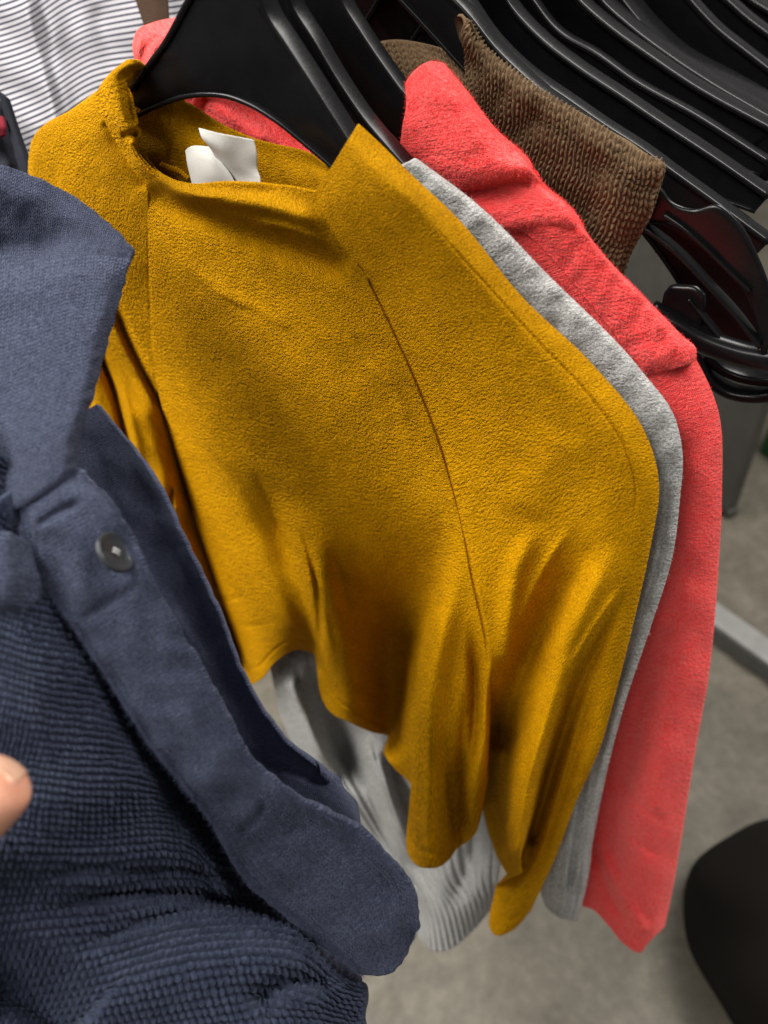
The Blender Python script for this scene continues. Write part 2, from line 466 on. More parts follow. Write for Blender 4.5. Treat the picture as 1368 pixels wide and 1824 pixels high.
def floor_mat():
    m, nt, b = new_mat('mottled_floor')
    tc = nd(nt, 'ShaderNodeTexCoord').outputs['Object']
    n = noise(nt, tc, 7, 6, 0.65, 0.4); n2 = noise(nt, tc, 45, 4, 0.6)
    f = math_(nt, 'ADD', math_(nt, 'MULTIPLY', n, 0.65), math_(nt, 'MULTIPLY', n2, 0.35))
    nt.links.new(ramp(nt, f, [(0.34, (0.082, 0.072, 0.054)), (0.52, (0.130, 0.116, 0.090)), (0.70, (0.200, 0.180, 0.143))]), b.inputs['Base Color'])
    b.inputs['Roughness'].default_value = 0.55; b.inputs['Specular IOR Level'].default_value = 0.3
    return m
def plain_mat(name, col, rough=0.6, metal=0.0):
    m, nt, b = new_mat(name)
    tc = nd(nt, 'ShaderNodeTexCoord').outputs['Object']
    n = noise(nt, tc, 30, 4)
    nt.links.new(ramp(nt, n, [(0.3, tuple(c * 0.85 for c in col)), (0.7, tuple(min(1, c * 1.1) for c in col))]), b.inputs['Base Color'])
    b.inputs['Roughness'].default_value = rough; b.inputs['Metallic'].default_value = metal
    return m

# ================================================================== SETTING
def box_piece(lo, hi):
    x0, y0, z0 = lo; x1, y1, z1 = hi
    v = [(x0,y0,z0),(x1,y0,z0),(x1,y1,z0),(x0,y1,z0),(x0,y0,z1),(x1,y0,z1),(x1,y1,z1),(x0,y1,z1)]
    return np.array(v), np.array([(0,3,2,1),(4,5,6,7),(0,1,5,4),(1,2,6,5),(2,3,7,6),(3,0,4,7)]), None
fm = fast_mesh('floor', np.array([(-6,-6,0),(6,-6,0),(6,8,0),(-6,8,0)]), np.array([(0,1,2,3)]), smooth=False)
fo = link('floor', fm, floor_mat()); fo['kind'] = 'structure'

# ---- low white-topped plinth on the floor at the right
def ground_box(name, p0, p1, width, h, mat, z0=0.0):
    """a long box on the floor between two floor points, width to the far side"""
    a = np.array(p0, float); b = np.array(p1, float); d = (b - a) / np.linalg.norm(b - a); w = np.array([-d[1], d[0], 0])
    if w @ np.array([0, 1, 0]) < 0: w = -w
    v = [a, b, b + w * width, a + w * width]
    v = [np.array([q[0], q[1], z0]) for q in v] + [np.array([q[0], q[1], z0 + h]) for q in v]
    return np.array(v), box_piece((0,0,0),(1,1,1))[1], None

def ebox(name, p0, p1, width, h, mat, parent, z0=0.0, bev=0.003):
    o = join_mesh(name, [ground_box(name, p0, p1, width, h, mat, z0)], mat, parent, smooth=False)
    md = o.modifiers.new('bevel', 'BEVEL'); md.width = bev; md.segments = 2
    return o
M_WHITE = plain_mat('white_laminate', (0.26, 0.255, 0.245), 0.45)
M_GREYP = plain_mat('grey_laminate', (0.12, 0.12, 0.11), 0.6)
M_GREEN = plain_mat('green_plastic', (0.01, 0.13, 0.05), 0.5)
M_PANEL = plain_mat('grey_metal', (0.075, 0.072, 0.064), 0.5)  # own grey of the upright panel

pl = empty('floor_plinth', 'low white-topped grey plinth lying across the floor at the right edge', 'plinth', None)
a, b_ = P_floor(np.array([1180., 1420.]), np.array([1078., 1255.]))
d = (b_ - a); a = a - d * 1.2; b_ = b_ + d * 1.5
ebox('plinth_body', a, b_, 0.055, 0.045, M_GREYP, pl)
ebox('plinth_top', a, b_, 0.055, 0.012, M_WHITE, pl, z0=0.0455)

# ---- grey upright panel of a shop fitting
up = empty('upright_panel', 'flat grey upright panel of a shop fitting behind the coral sweater', 'panel', None)
foot = P_floor(np.array([1240., 1292.]), np.array([880., 925.]))
d2 = foot[1] - foot[0]
ebox('panel_board', foot[0] - d2 * 7.0, foot[1], 0.03, 0.62, M_PANEL, up)
ebox('panel_foot', foot[0] - d2 * 7.0, foot[1] + d2 * 0.05, 0.034, 0.03, M_PANEL, up, bev=0.004)
gb = empty('green_crate', 'green plastic crate at the right edge beyond the grey panel', 'crate', None)
g0 = P_floor(np.array([1352., 1440.]), np.array([806., 870.]))
ebox('crate_wall', g0[0], g0[1], 0.35, 0.14, M_GREEN, gb, bev=0.006)
ebox('crate_rim', g0[0] - (g0[1]-g0[0]) * 0.02, g0[1], 0.36, 0.012, M_GREEN, gb, z0=0.14, bev=0.004)

# ================================================================== HANGERS
HG = 'black plastic hangers on the rail'
def px_curve(pts, s, n=60):
    L = smooth_line(pts, n); return P_s(L[:, 0], L[:, 1], np.full(n, s))
def to_plane(P): return np.stack([P @ UV_, P[:, 2] - CAM_H], 1)
def from_plane(q, s): 
    return q[:, :1] * UV_ + np.array([0, 0, CAM_H]) + q[:, 1:2] * np.array([0, 0, 1.0]) + NV * s
U0, ZT = -0.300, -0.030
RAIL_Z = 0.075
def resample(q, n):
    c = np.r_[0, np.cumsum(np.linalg.norm(np.diff(q, axis=0), axis=1))]
    return cubic(c / c[-1], q, np.linspace(0, 1, n))

def hook_curve(s, u0, ztop):
    a = np.linspace(math.radians(-160), math.radians(90), 24)
    pts = [(u0, ztop - 0.012), (u0, ztop + 0.01), (u0, RAIL_Z - 0.03)]
    R = 0.02
    arc = [(u0 + R * math.sin(t) * -1 , RAIL_Z + 0.0 + R * -math.cos(t)) for t in np.linspace(math.radians(20), math.radians(250), 20)]
    return from_plane(np.array(pts + arc), s + 0.006)

def make_hanger(label, s, top_px, w=0.013, depth=0.020, half=0.235, mat=M_BLACKP, flange=0.0035, web_n=0.30, tilt=0.0, parts=True, end_drop=0.03, left=True, apex=True, prof=((0, .12, .85, 1), (1.7, 1.0, 1.0, .5))):
    root = empty('clothes_hanger', label, 'hanger', None, HG)
    q = to_plane(px_curve(top_px, s, 40))
    # complete the arm: up to the neck at the middle, on to the tip
    q0 = q[0]
    body = [q]
    if apex:
        ztop = max(q0[1] + 0.012, ZT)
        neck = np.array([(U0 + 0.012, ztop + 0.004), (U0 + 0.5 * (q0[0] - U0), ztop - 0.25 * (ztop - q0[1]))])
        if q0[0] - U0 < 0.02: neck = neck[:0]
        q = np.concatenate([neck, q])
    else: ztop = q0[1]
    tlast = q[-1] - q[-4]; tlast /= np.linalg.norm(tlast)
    reach = U0 + half - q[-1, 0]
    if reach > 0.01:
        k = np.linspace(0.25, 1, 4)[:, None]
        ext = q[-1] + tlast * reach / max(tlast[0], 0.5) * k + np.array([0, -end_drop]) * k * k
        q = np.concatenate([q, ext])
    q = resample(q, 80)
    arms = [q]
    if left:
        mq = q.copy(); mq[:, 0] = 2 * U0 - q[:, 0]; mq[:, 1] += 0.10 * (U0 - mq[:, 0]) * 1.0
        arms.append(mq)
    pcs = []; web = []
    for k_, a in enumerate(arms):
        pf = prof if k_ == 0 else ((0, .12, .85, 1), (1.7, 1.0, 1.0, .5))
        c = from_plane(a, s)
        pcs.append(sweep(c, NV, w, flange, None, None, None))
        # web below the flange
        T = np.gradient(a, axis=0); T /= np.linalg.norm(T, axis=1)[:, None]
        nrm = np.stack([T[:, 1], -T[:, 0]], 1); nrm[nrm[:, 1] > 0] *= -1
        dd = depth * np.interp(np.linspace(0, 1, len(a)), *pf)
        lo = a + nrm * dd[:, None]
        mid = (a + lo) / 2; cm = from_plane(mid, s + w * web_n)
        V = []
        for lay in (0, 1):
            for row in (a + nrm * 0.001, lo): V.append(from_plane(row, s + w * web_n + lay * 0.003))
        n = len(a); V = np.concatenate(V); I = np.arange(n)
        ring = [I, I + n, I + 3 * n, I + 2 * n]
        f = np.concatenate([np.stack([r0[:-1], r0[1:], r1[1:], r1[:-1]], -1) for r0, r1 in zip(ring, ring[1:] + ring[:1])])
        f = np.concatenate([f, [[0, n, 3 * n, 2 * n], [n - 1, 2 * n - 1, 4 * n - 1, 3 * n - 1]]])
        web.append((V, f, None))
        pcs.append(sweep(from_plane(lo, s + w * 0.15), NV, w * 0.6, 0.003, None, None, None))
    join_mesh('arm_frame', pcs, mat, root)
    join_mesh('web', web, mat, root, smooth=False)
    hk = tube_piece(resample(hook_curve(s, U0, ztop), 60), 0.0032)
    join_mesh('hook', [hk], mat, root)
    return root

# hanger of the mustard sweater: wide moulded body, drawn from its two outlines
def make_wide_hanger(label, s, top_l, top_r, low, w):
    root = empty('clothes_hanger', label, 'hanger', None, HG)
    L = to_plane(px_curve(top_l, s, 50)); R = to_plane(px_curve(top_r, s, 50)); B = to_plane(px_curve(low, s, 100))
    top = resample(np.concatenate([L, R]), 100)
    ct, cb = from_plane(top, s), from_plane(B, s)
    join_mesh('top_flange', [sweep(ct, NV, w, 0.0035, None, None, None)], M_BLACKP, root)
    join_mesh('lower_rim', [sweep(cb, NV, w * 0.8, 0.0028, None, None, None)], M_BLACKP, root)
    k = 24
    tt = np.linspace(0.0, 1.0, k)[:, None, None]
    bow = -0.0015 * np.sin(np.linspace(0, math.pi, k))[:, None, None] * NV
    P = ct[None] * (1 - tt) + cb[None] * tt + NV * 0.0025 + bow
    sheet('face_plate', P, M_BLACKP, root, 0.003)
    hx = np.array([(U0, top[:, 1].max() - 0.015), (U0, RAIL_Z - 0.03)])
    hk = tube_piece(resample(hook_curve(s, U0 , top[:, 1].max()), 60), 0.0034)
    join_mesh('hook', [hk], M_BLACKP, root)
    # moulded boss below the hook
    return root

S_M, S_G, S_C, S_B = 0.337, 0.377, 0.418, 0.50
make_wide_hanger('wide black hanger holding up the mustard sweater, its flat face in full view', S_M + 0.004,
    [(150, 235), (190, 200), (238, 152), (262, 118), (290, 80), (310, 45), (326, 14), (345, -18), (372, -44), (402, -56)],
    [(428, -52), (450, -22), (470, 28), (505, 82), (545, 143), (588, 210), (615, 252), (680, 350), (790, 470), (900, 580), (1000, 680)],
    [(160, 262), (200, 226), (243, 206), (280, 189), (320, 175), (360, 170), (400, 173), (440, 187), (490, 217), (540, 257), (590, 300), (680, 400), (790, 520), (900, 625), (990, 705)], 0.0135)
make_wide_hanger('wide black hanger in the grey sweater, directly behind the mustard one\'s hanger', S_G + 0.003,
    [(260, 160), (300, 110), (330, 70), (360, 30), (390, -20), (430, -70), (470, -85)],
    [(480, -84), (494, -60), (515, 10), (555, 75), (600, 150), (650, 222), (700, 280), (735, 318), (830, 420), (950, 540), (1050, 640)],
    [(265, 200), (300, 170), (340, 140), (400, 128), (460, 140), (520, 175), (570, 220), (640, 300), (720, 370), (830, 470), (950, 590), (1040, 665)], 0.0125)
make_wide_hanger('wide black hanger inside the neck of the coral sweater', S_C + 0.004,
    [(330, 110), (370, 60), (400, 10), (440, -60), (500, -110), (545, -130)],
    [(560, -130), (585, -70), (603, 0), (640, 62), (690, 135), (735, 195), (800, 270), (900, 370), (1000, 460), (1100, 560)],
    [(335, 150), (380, 115), (440, 90), (500, 92), (560, 130), (620, 185), (690, 240), (760, 300), (880, 400), (1000, 510), (1090, 585)], 0.0125)

EH = [
 ('empty black hanger arm just behind the brown knit collar', 0.515, [(800, -40), (827, 0), (873, 67), (934, 128), (1006, 179), (1077, 228), (1144, 271), (1200, 312), (1257, 353), (1368, 435)], 0.0125, 0.034),
 ('empty black hanger, second behind the brown knit collar', 0.55, [(880, -40), (898, 0), (955, 67), (1026, 123), (1103, 174), (1180, 226), (1270, 285), (1368, 353)], 0.015, 0.026),
 ('empty black hanger, third behind the brown knit, with a thin crossing arm', 0.585, [(930, -20), (995, 61), (1057, 97), (1129, 148), (1231, 205), (1368, 292)], 0.010, 0.020),
 ('empty black hanger with the brightest line along its edge', 0.61, [(1005, -25), (1026, 0), (1077, 46), (1154, 102), (1231, 154), (1368, 230)], 0.0165, 0.034),
 ('empty black hanger close above the one with the bright edge', 0.64, [(1050, -25), (1067, 0), (1118, 48), (1185, 99), (1257, 147), (1368, 212)], 0.020, 0.016),
 ('empty black hanger with a broad bluish sheen on its arm', 0.675, [(1090, -20), (1105, 0), (1150, 55), (1205, 105), (1290, 152), (1368, 196)], 0.031, 0.020),
 ('empty black hanger behind the broad bluish arm', 0.725, [(1195, -35), (1225, 0), (1275, 53), (1325, 93), (1368, 126)], 0.016, 0.030),
 ('second empty black hanger from the top right corner', 0.77, [(1262, -25), (1290, 0), (1333, 38), (1368, 64)], 0.018, 0.026),
 ('empty black hanger across the top right corner itself', 0.82, [(1310, -20), (1333, 0), (1368, 22)], 0.018, 0.022),
]
for lb, s, pts, w, dp in EH:
    if s == 0.515: make_hanger(lb, s, pts, w=w, depth=dp, prof=((0, .1, .22, .5, .62, 1), (1.5, 2.0, 3.0, 2.2, .9, .5)))
    else: make_hanger(lb, s, pts, w=w, depth=dp)

# ---- two hangers with rounded ends, bar and ribs, hanging below the empty ones at the right
def bar_px(pts, s, w, th, n=50):
    return sweep(px_curve(pts, s, n), NV, w, th, None, None, None)
def plate_px(pts_a, pts_b, s, thick, n=50, k=10):
    A, B = px_curve(pts_a, s, n), px_curve(pts_b, s, n)
    t = np.linspace(0, 1, k)[:, None, None]
    return A[None] * (1 - t) + B[None] * t
r1 = empty('clothes_hanger', 'black hanger whose rounded end, lower bar and ribs show right of the coral shoulder', 'hanger', None, HG)
join_mesh('lower_bar', [bar_px([(1150, 565), (1195, 588), (1240, 614), (1290, 634), (1330, 645), (1390, 652), (1460, 640)], 0.47, 0.016, 0.0165)], M_BLACKP, r1)
join_mesh('rib', [bar_px([(1120, 395), (1150, 412), (1205, 454), (1260, 512), (1310, 566), (1352, 622)], 0.465, 0.010, 0.0022)], M_BLACKP, r1)
join_mesh('rib', [bar_px([(1180, 385), (1210, 405), (1258, 446), (1300, 488), (1335, 522)], 0.468, 0.010, 0.0022)], M_BLACKP, r1)
join_mesh('rib', [bar_px([(1225, 535), (1250, 566), (1280, 604), (1306, 634)], 0.475, 0.008, 0.0018)], M_BLACKP, r1)
sheet('end_plate', plate_px([(1120, 330), (1150, 322), (1175, 342), (1195, 366), (1235, 380), (1275, 372), (1310, 400), (1345, 460), (1372, 540), (1372, 610)],
                            [(1118, 378), (1150, 392), (1205, 396), (1260, 440), (1300, 480), (1330, 520), (1345, 560), (1352, 600), (1356, 620), (1358, 640)], 0.472, 0.004), M_BLACKP, r1, 0.004)
sheet('end_tab', plate_px([(1182, 530), (1190, 520), (1215, 518), (1240, 522), (1252, 534)], [(1178, 590), (1190, 600), (1210, 606), (1225, 608), (1236, 612)], 0.478, 0.004), M_BLACKP, r1, 0.006)
r3 = empty('clothes_hanger', 'dark hanger face filling the gap behind the ribs of the rounded hanger end', 'hanger', None, HG)
sheet('face_plate', plate_px([(1135, 400), (1180, 402), (1240, 430), (1300, 480), (1350, 550), (1390, 640)], [(1170, 446), (1200, 490), (1232, 545), (1262, 590), (1300, 632), (1350, 656)], 0.505, 0.004), M_MAROON, r3, 0.004)
join_mesh('rim', [bar_px([(1130, 396), (1180, 398), (1240, 426), (1300, 476), (1350, 546), (1392, 636)], 0.502, 0.012, 0.003), bar_px([(1135, 404), (1168, 446), (1200, 492), (1232, 548), (1262, 594), (1300, 636), (1350, 660)], 0.502, 0.012, 0.003)], M_BLACKP, r3)
r2 = empty('clothes_hanger', 'black hanger end curling below the lower bar, beside the coral sleeve', 'hanger', None, HG)
join_mesh('end_loop', [bar_px([(1225, 620), (1245, 655), (1262, 684), (1290, 704), (1325, 713), (1370, 712), (1430, 696)], 0.50, 0.016, 0.008)], M_BLACKP, r2)
join_mesh('inner_bar', [bar_px([(1255, 640), (1285, 664), (1320, 678), (1370, 684), (1430, 676)], 0.505, 0.014, 0.007)], M_BLACKP, r2)
for rt, s_, off in ((r1, 0.476, 0), (r3, 0.522, -8), (r2, 0.545, -30)):
    cv = [(640, -150 + off), (690, -60 + off), (760, 30 + off), (860, 150 + off), (960, 245 + off), (1060, 330 + off), (1150, 400 + off)] + ([(1215, 500), (1245, 600)] if rt is r2 else [])
    join_mesh('arm', [bar_px(cv, s_, 0.010, 0.006)], M_BLACKP, rt)
    e0 = to_plane(px_curve(cv, s_, 40))[0]
    join_mesh('hook', [tube_piece(resample(np.concatenate([from_plane(e0[None], s_ + .005), hook_curve(s_, U0, max(e0[1], -0.05) + .01)]), 70), 0.0032)], M_BLACKP, rt)
# the rail over everything, above the frame
rl = tube_piece(np.linspace(from_plane(np.array([[U0 + 0.002, RAIL_Z]]), 0.02)[0], from_plane(np.array([[U0 + 0.002, RAIL_Z]]), 1.6)[0], 20), 0.0125, 20)
ro = join_mesh('clothes_rail', [rl], plain_mat('steel', (0.5, 0.5, 0.5), 0.3, 1.0), None)
tag(ro, 'round steel clothes rail that all the hangers hook over, above the picture', 'rail')

# ================================================================== MUSTARD SWEATER
must = empty('mustard_sweater', 'mustard yellow fleece sweater with mock neck, front and centre on its black hanger', 'sweater', None)
base_m = lean(S_M - 0.008)
def cut_cols(P, i0, i1): return P[:, i0:i1 + 1]

T_rows = [
 [(250, 270, -.004), (268, 292, -.007), (292, 312, -.010), (340, 327, -.014), (405, 326, -.016), (470, 329, -.014), (520, 334, -.011), (562, 343, -.008)],
 [(252, 288, -.006), (275, 312, -.010), (320, 342, -.016), (380, 354, -.020), (450, 362, -.020), (520, 378, -.017), (582, 392, -.010)],
 [(260, 330, -.002), (305, 362, -.005), (370, 388, -.008), (450, 414, -.008), (530, 442, -.006), (600, 466, -.004), (640, 478, -.003)],
 [(263, 400), (340, 440, -.006), (430, 470, -.008), (520, 500, -.008), (600, 520, -.005), (668, 512)],
 [(265, 500), (360, 540, -.008), (450, 570, -.012), (550, 590, -.012), (640, 602, -.006), (713, 610)],
 [(270, 620), (360, 660, -.010), (470, 700, -.016), (580, 720, -.014), (690, 738, -.006), (772, 752)],
 [(287, 720, .004), (380, 780, -.012), (480, 830, -.016), (590, 850, -.012), (700, 866, -.004), (807, 872, -.004)],
 [(320, 840, .012), (410, 885, -.010), (500, 950, -.016), (600, 980, -.010), (720, 990), (835, 992, -.010)],
 [(357, 960, .018), (430, 1000, -.004), (525, 1050, -.020), (585, 1085, -.006), (700, 1120, .004), (780, 1110, -.012), (858, 1092, -.014)],
 [(400, 1090, .020, 0), (450, 1106, .004, .12), (518, 1108, -.018, .25), (558, 1130, -.010, .36), (600, 1186, -.004, .48), (690, 1226, .004, .60), (742, 1214, -.012, .72), (800, 1220, -.022, .86), (873, 1205, -.016, 1)],
 [(424, 1160, .020, 0), (462, 1156, .006, .10), (520, 1136, -.012, .23), (556, 1158, -.002, .34), (574, 1214, 0, .43), (625, 1256, -.004, .53), (690, 1280, .004, .62), (704, 1300, -.004, .66), (720, 1318, -.010, .69), (745, 1340, -.018, .75), (800, 1370, -.026, .86), (845, 1350, -.022, .94), (873, 1290, -.014, 1)],
 [(441, 1222, .018, 0), (468, 1207, .008, .07), (488, 1181, .002, .13), (513, 1163, -.004, .2), (544, 1160, .002, .3), (563, 1181, .004, .37), (568, 1225, .001, .4), (580, 1258, 0, .44), (625, 1288, -.003, .52), (665, 1305, .002, .58), (692, 1313, .003, .62),
  (685, 1344, -.005, .655), (704, 1370, -.009, .675), (734, 1402, -.014, .70), (723, 1500, -.022, .74), (738, 1538, -.026, .78), (775, 1546, -.028, .83), (801, 1530, -.026, .88), (814, 1512, -.020, .91), (851, 1476, -.020, .96), (869, 1390, -.016, 1)],
]
NU, NVR = 420, 640
X, Y, E = patch(T_rows, NU, NVR)
E += fold(X, Y, [(270, 292), (320, 340), (380, 352), (450, 362), (530, 384), (590, 412)], 17, -.005, taper=(.1, .2))
E += fold(X, Y, [(262, 322), (310, 366), (380, 396), (460, 424), (550, 456), (630, 488)], 20, .007, taper=(.1, .1))
E += fold(X, Y, [(330, 336), (420, 338), (500, 344)], 8, .002)
E += fold(X, Y, [(285, 640), (360, 800), (425, 980), (462, 1120), (450, 1215)], 56, -.006, taper=(.3, 0))
E += fold(X, Y, [(430, 800), (492, 930), (532, 1050), (550, 1120), (556, 1185)], 14, .012, taper=(.4, 0), w2=34)
E += fold(X, Y, [(520, 880), (565, 1000), (600, 1110), (640, 1250), (650, 1305)], 44, -.016, taper=(.35, 0))
E += fold(X, Y, [(530, 930), (556, 1000), (568, 1080), (572, 1170)], 7, .004)
E += fold(X, Y, [(796, 890), (770, 990), (742, 1085), (716, 1190), (694, 1312)], 26, .034, taper=(.62, 0), w2=66)
E += fold(X, Y, [(830, 960), (792, 1080), (768, 1190), (756, 1320), (758, 1440), (764, 1540)], 30, -.016, taper=(.4, 0), w2=26)
E += fold(X, Y, [(880, 1180), (868, 1280), (850, 1400), (835, 1500)], 20, -.008, taper=(.4, .1))
E += fold(X, Y, [(842, 1090), (848, 1180), (846, 1280), (832, 1400)], 12, .008, taper=(.35, .3))
E += fold(X, Y, [(836, 1200), (824, 1320), (815, 1420), (812, 1515)], 9, .006, taper=(.5, 0))
E += fold(X, Y, [(800, 1360), (806, 1440), (812, 1500)], 8, .004)
sm = lambda v, a, b: np.clip((v - a) / (b - a), 0, 1) ** 2 * (3 - 2 * np.clip((v - a) / (b - a), 0, 1))
E += edge(X, Y, 34, .016, 'l') * sm(Y, 690, 780)
E += edge(X, Y, 24, .012) * sm(Y, 1190, 1260) * sm(X, 780, 830)
E += fold(X, Y, [(385, 515), (450, 545), (520, 590)], 9, -.0015)
E += fold(X, Y, [(640, 640), (700, 690), (730, 760)], 10, -.001)
E += fold(X, Y, [(655, 492), (705, 596), (771, 752), (820, 915), (842, 1030), (864, 1130), (873, 1205)], 2.6, .0020, taper=(.02, .1))
E += fold(X, Y, [(263, 380), (266, 520), (272, 640)], 2.4, .0004)
hem_m = [(441, 1222), (468, 1207), (488, 1181), (513, 1163), (544, 1160), (563, 1181), (568, 1225), (580, 1258), (625, 1288), (665, 1305), (692, 1313)]
E += fold(X, Y, [(432, 1196), (462, 1186), (482, 1164), (510, 1144), (546, 1140), (572, 1164), (586, 1212), (602, 1246), (640, 1272), (690, 1294)], 2.6, .0009, taper=(.05, .1))
E += waves(X, Y, .0003, 130, seed=3)
for pts_, w_, a_ in (([(470, 830), (505, 920), (540, 1010)], 16, .0022), ([(430, 800), (470, 890), (500, 960)], 18, -.0018), ([(590, 960), (612, 1060), (650, 1180)], 12, .003), ([(545, 1000), (575, 1100), (600, 1200)], 9, -.0022),
                     ([(345, 1060), (395, 1066), (450, 1064)], 5, .0010), ([(395, 1112), (440, 1116), (490, 1108)], 5, .0010), ([(372, 510), (405, 530), (450, 552)], 5, -.0012), ([(300, 450), (350, 490), (420, 530)], 12, -.0016),
                     ([(560, 520), (600, 560), (640, 620)], 8, -.0008), ([(770, 1020), (760, 1110), (735, 1220)], 10, -.002), ([(746, 1250), (752, 1360), (748, 1500)], 9, .003), ([(838, 1130), (846, 1240), (840, 1360)], 8, .003),
                     ([(722, 1476), (745, 1512), (778, 1520), (806, 1508)], 3, .0010), ([(330, 352), (400, 372), (480, 386), (560, 418)], 7, .0022), ([(300, 326), (350, 346), (420, 350)], 6, -.0016), ([(440, 395), (520, 408), (590, 440)], 8, -.0028)):
    E += fold(X, Y, pts_, w_, a_, taper=(.3, .3))
PT = base_m(X, Y, E)
UVT = grid_uv(PT)
def rows_part(name, P, uv, r0, r1, mat, parent, thick): 
    sl = slice(r0, r1 + 1)
    return sheet(name, P[sl], mat, parent, thick, uv=(uv[0][sl], uv[1][sl]))
kc = int(np.argmin(np.abs(Y[:, NU // 2] - 398)))
rows_part('front_panel', PT, UVT, kc, NVR - 1, M_MUST, must, 0.0010)
rows_part('collar_front', PT, UVT, 0, kc, M_MUST, must, 0.0022)

# left stand of the collar, folded round the hanger arm
Kl = [
 [(257, 118, .014), (246, 110, .008), (234, 105, .006), (226, 106, .010)],
 [(234, 130, .004), (222, 120, -.004), (206, 122, -.004), (196, 130, .006)],
 [(225, 146, -.002), (208, 142, -.010), (190, 145, -.010), (175, 158, .003)],
 [(231, 172, -.006), (210, 172, -.014), (188, 172, -.011), (170, 178, .005)],
 [(235, 195, -.008), (214, 198, -.016), (194, 200, -.012), (179, 206, .004)],
 [(246, 231, -.010), (228, 232, -.017), (210, 234, -.012), (196, 238, .004)],
 [(248, 266, -.010), (238, 262, -.016), (226, 263, -.010), (212, 266, .004)],
 [(264, 293, -.010), (256, 290, -.015), (244, 292, -.009), (230, 296, .004)],
 [(292, 313, -.011), (284, 314, -.014), (270, 318, -.008), (252, 324, .004)],
 [(335, 329, -.012), (325, 335, -.013), (308, 342, -.006), (286, 348, .004)],
]
X2, Y2, E2 = patch(Kl, 110, 160)
E2 += fold(X2, Y2, [(214, 244), (232, 240), (248, 240)], 6, .004) + fold(X2, Y2, [(222, 150), (229, 185), (238, 225)], 7, .003) + fold(X2, Y2, [(228, 252), (242, 256), (252, 262)], 5, -.002)
E2 += waves(X2, Y2, .0004, 60, seed=9)
sheet('collar_fold', base_m(X2, Y2, E2), M_MUST, must, 0.0022)

# right sleeve, from the raglan seam to the shoulder edge, with its two long folds
S_rows = [
 [(560, 345, -.008), (598, 286, -.006), (620, 250, -.003), (640, 221, .004)],
 [(572, 372, -.010), (618, 316, -.010), (652, 272, -.006), (676, 254, .008)],
 [(592, 412, -.010), (648, 352, -.012), (700, 310, -.008), (724, 302, .010)],
 [(655, 492, -.004), (720, 450, -.008), (780, 400, -.008), (822, 396, .010)],
 [(705, 596, -.001), (800, 550, -.006), (870, 520, -.006), (925, 523, .010)],
 [(771, 752, 0), (890, 700, -.006), (980, 660, -.006), (1052, 645, .010)],
 [(820, 915, -.0062), (950, 840, -.006), (1070, 780, -.006), (1146, 764, .010)],
 [(842, 1030, -.0115), (960, 970, -.004), (1090, 890, -.006), (1174, 862, .008)],
 [(864, 1130, -.0147), (970, 1080, 0), (1080, 1010, -.006), (1160, 968, .006)],
 [(873, 1205, -.0155), (960, 1190, .004), (1050, 1130, -.008), (1128, 1112, .004)],
 [(866, 1290, .008, 0), (905, 1300, .008, .15), (955, 1280, -.004, .38), (990, 1266, -.010, .55), (1012, 1256, .004, .63), (1050, 1242, .006, .8), (1100, 1222, .002, 1)],
 [(856, 1370, .014, 0), (880, 1376, .006, .15), (925, 1384, -.012, .36), (960, 1371, -.014, .54), (976, 1360, .010, .60), (1020, 1346, .008, .8), (1068, 1334, .002, 1)],
 [(858, 1432, .006, 0), (882, 1468, -.006, .16), (912, 1480, -.014, .36), (940, 1470, -.014, .54), (948, 1464, .012, .60), (985, 1450, .008, .8), (1022, 1440, .004, 1)],
 [(872, 1490, .002, 0), (885, 1520, -.006, .18), (905, 1530, -.012, .36), (928, 1522, -.012, .54), (924, 1530, .014, .60), (955, 1536, .008, .8), (990, 1526, .004, 1)],
 [(902, 1556, 0, 0), (906, 1560, -.006, .2), (912, 1563, -.010, .36), (922, 1558, -.008, .54), (892, 1572, .014, .60), (878, 1602, .014, .7), (871, 1648, .006, .78), (889, 1667, .002, .86), (915, 1656, .004, .92), (946, 1622, .006, 1)],
]
X3, Y3, E3 = patch(S_rows, 340, 640)
outl = [(640, 221), (676, 254), (728, 300), (838, 398), (952, 522), (1066, 652), (1136, 762), (1173, 866), (1160, 968), (1128, 1112), (1100, 1222), (1068, 1334), (1022, 1440), (990, 1526), (946, 1622)]
E3 += edge(X3, Y3, 42, .012)
E3 += fold(X3, Y3, [(770, 400), (860, 500), (955, 605), (1050, 705), (1112, 795), (1132, 870), (1122, 960)], 2.6, .0010, taper=(.15, .15))
E3 += fold(X3, Y3, [(655, 492), (705, 596), (771, 752), (820, 915), (842, 1030), (864, 1130), (873, 1205)], 2.6, .0020, taper=(.02, .05))
E3 += fold(X3, Y3, [(1060, 950), (1000, 1050), (945, 1160), (905, 1260), (885, 1345)], 22, .019, taper=(.4, .1), w2=34)
E3 += fold(X3, Y3, [(960, 930), (922, 1010), (908, 1110), (906, 1190)], 18, -.006, taper=(.3, .1))
E3 += fold(X3, Y3, [(1110, 960), (1030, 1090), (972, 1230), (935, 1370), (912, 1540)], 24, -.012, taper=(.3, .05))
E3 += fold(X3, Y3, [(1130, 1010), (1066, 1150), (1015, 1260), (982, 1370), (940, 1510)], 16, .009, taper=(.35, .05), w2=12)
E3 += fold(X3, Y3, [(905, 1290), (900, 1400), (898, 1480)], 9, .004)
E3 += fold(X3, Y3, [(870, 1430), (895, 1490), (915, 1545)], 8, .003)
E3 += fold(X3, Y3, [(1010, 760), (960, 850), (930, 930)], 40, -.003)
E3 += waves(X3, Y3, .0003, 120, seed=5)
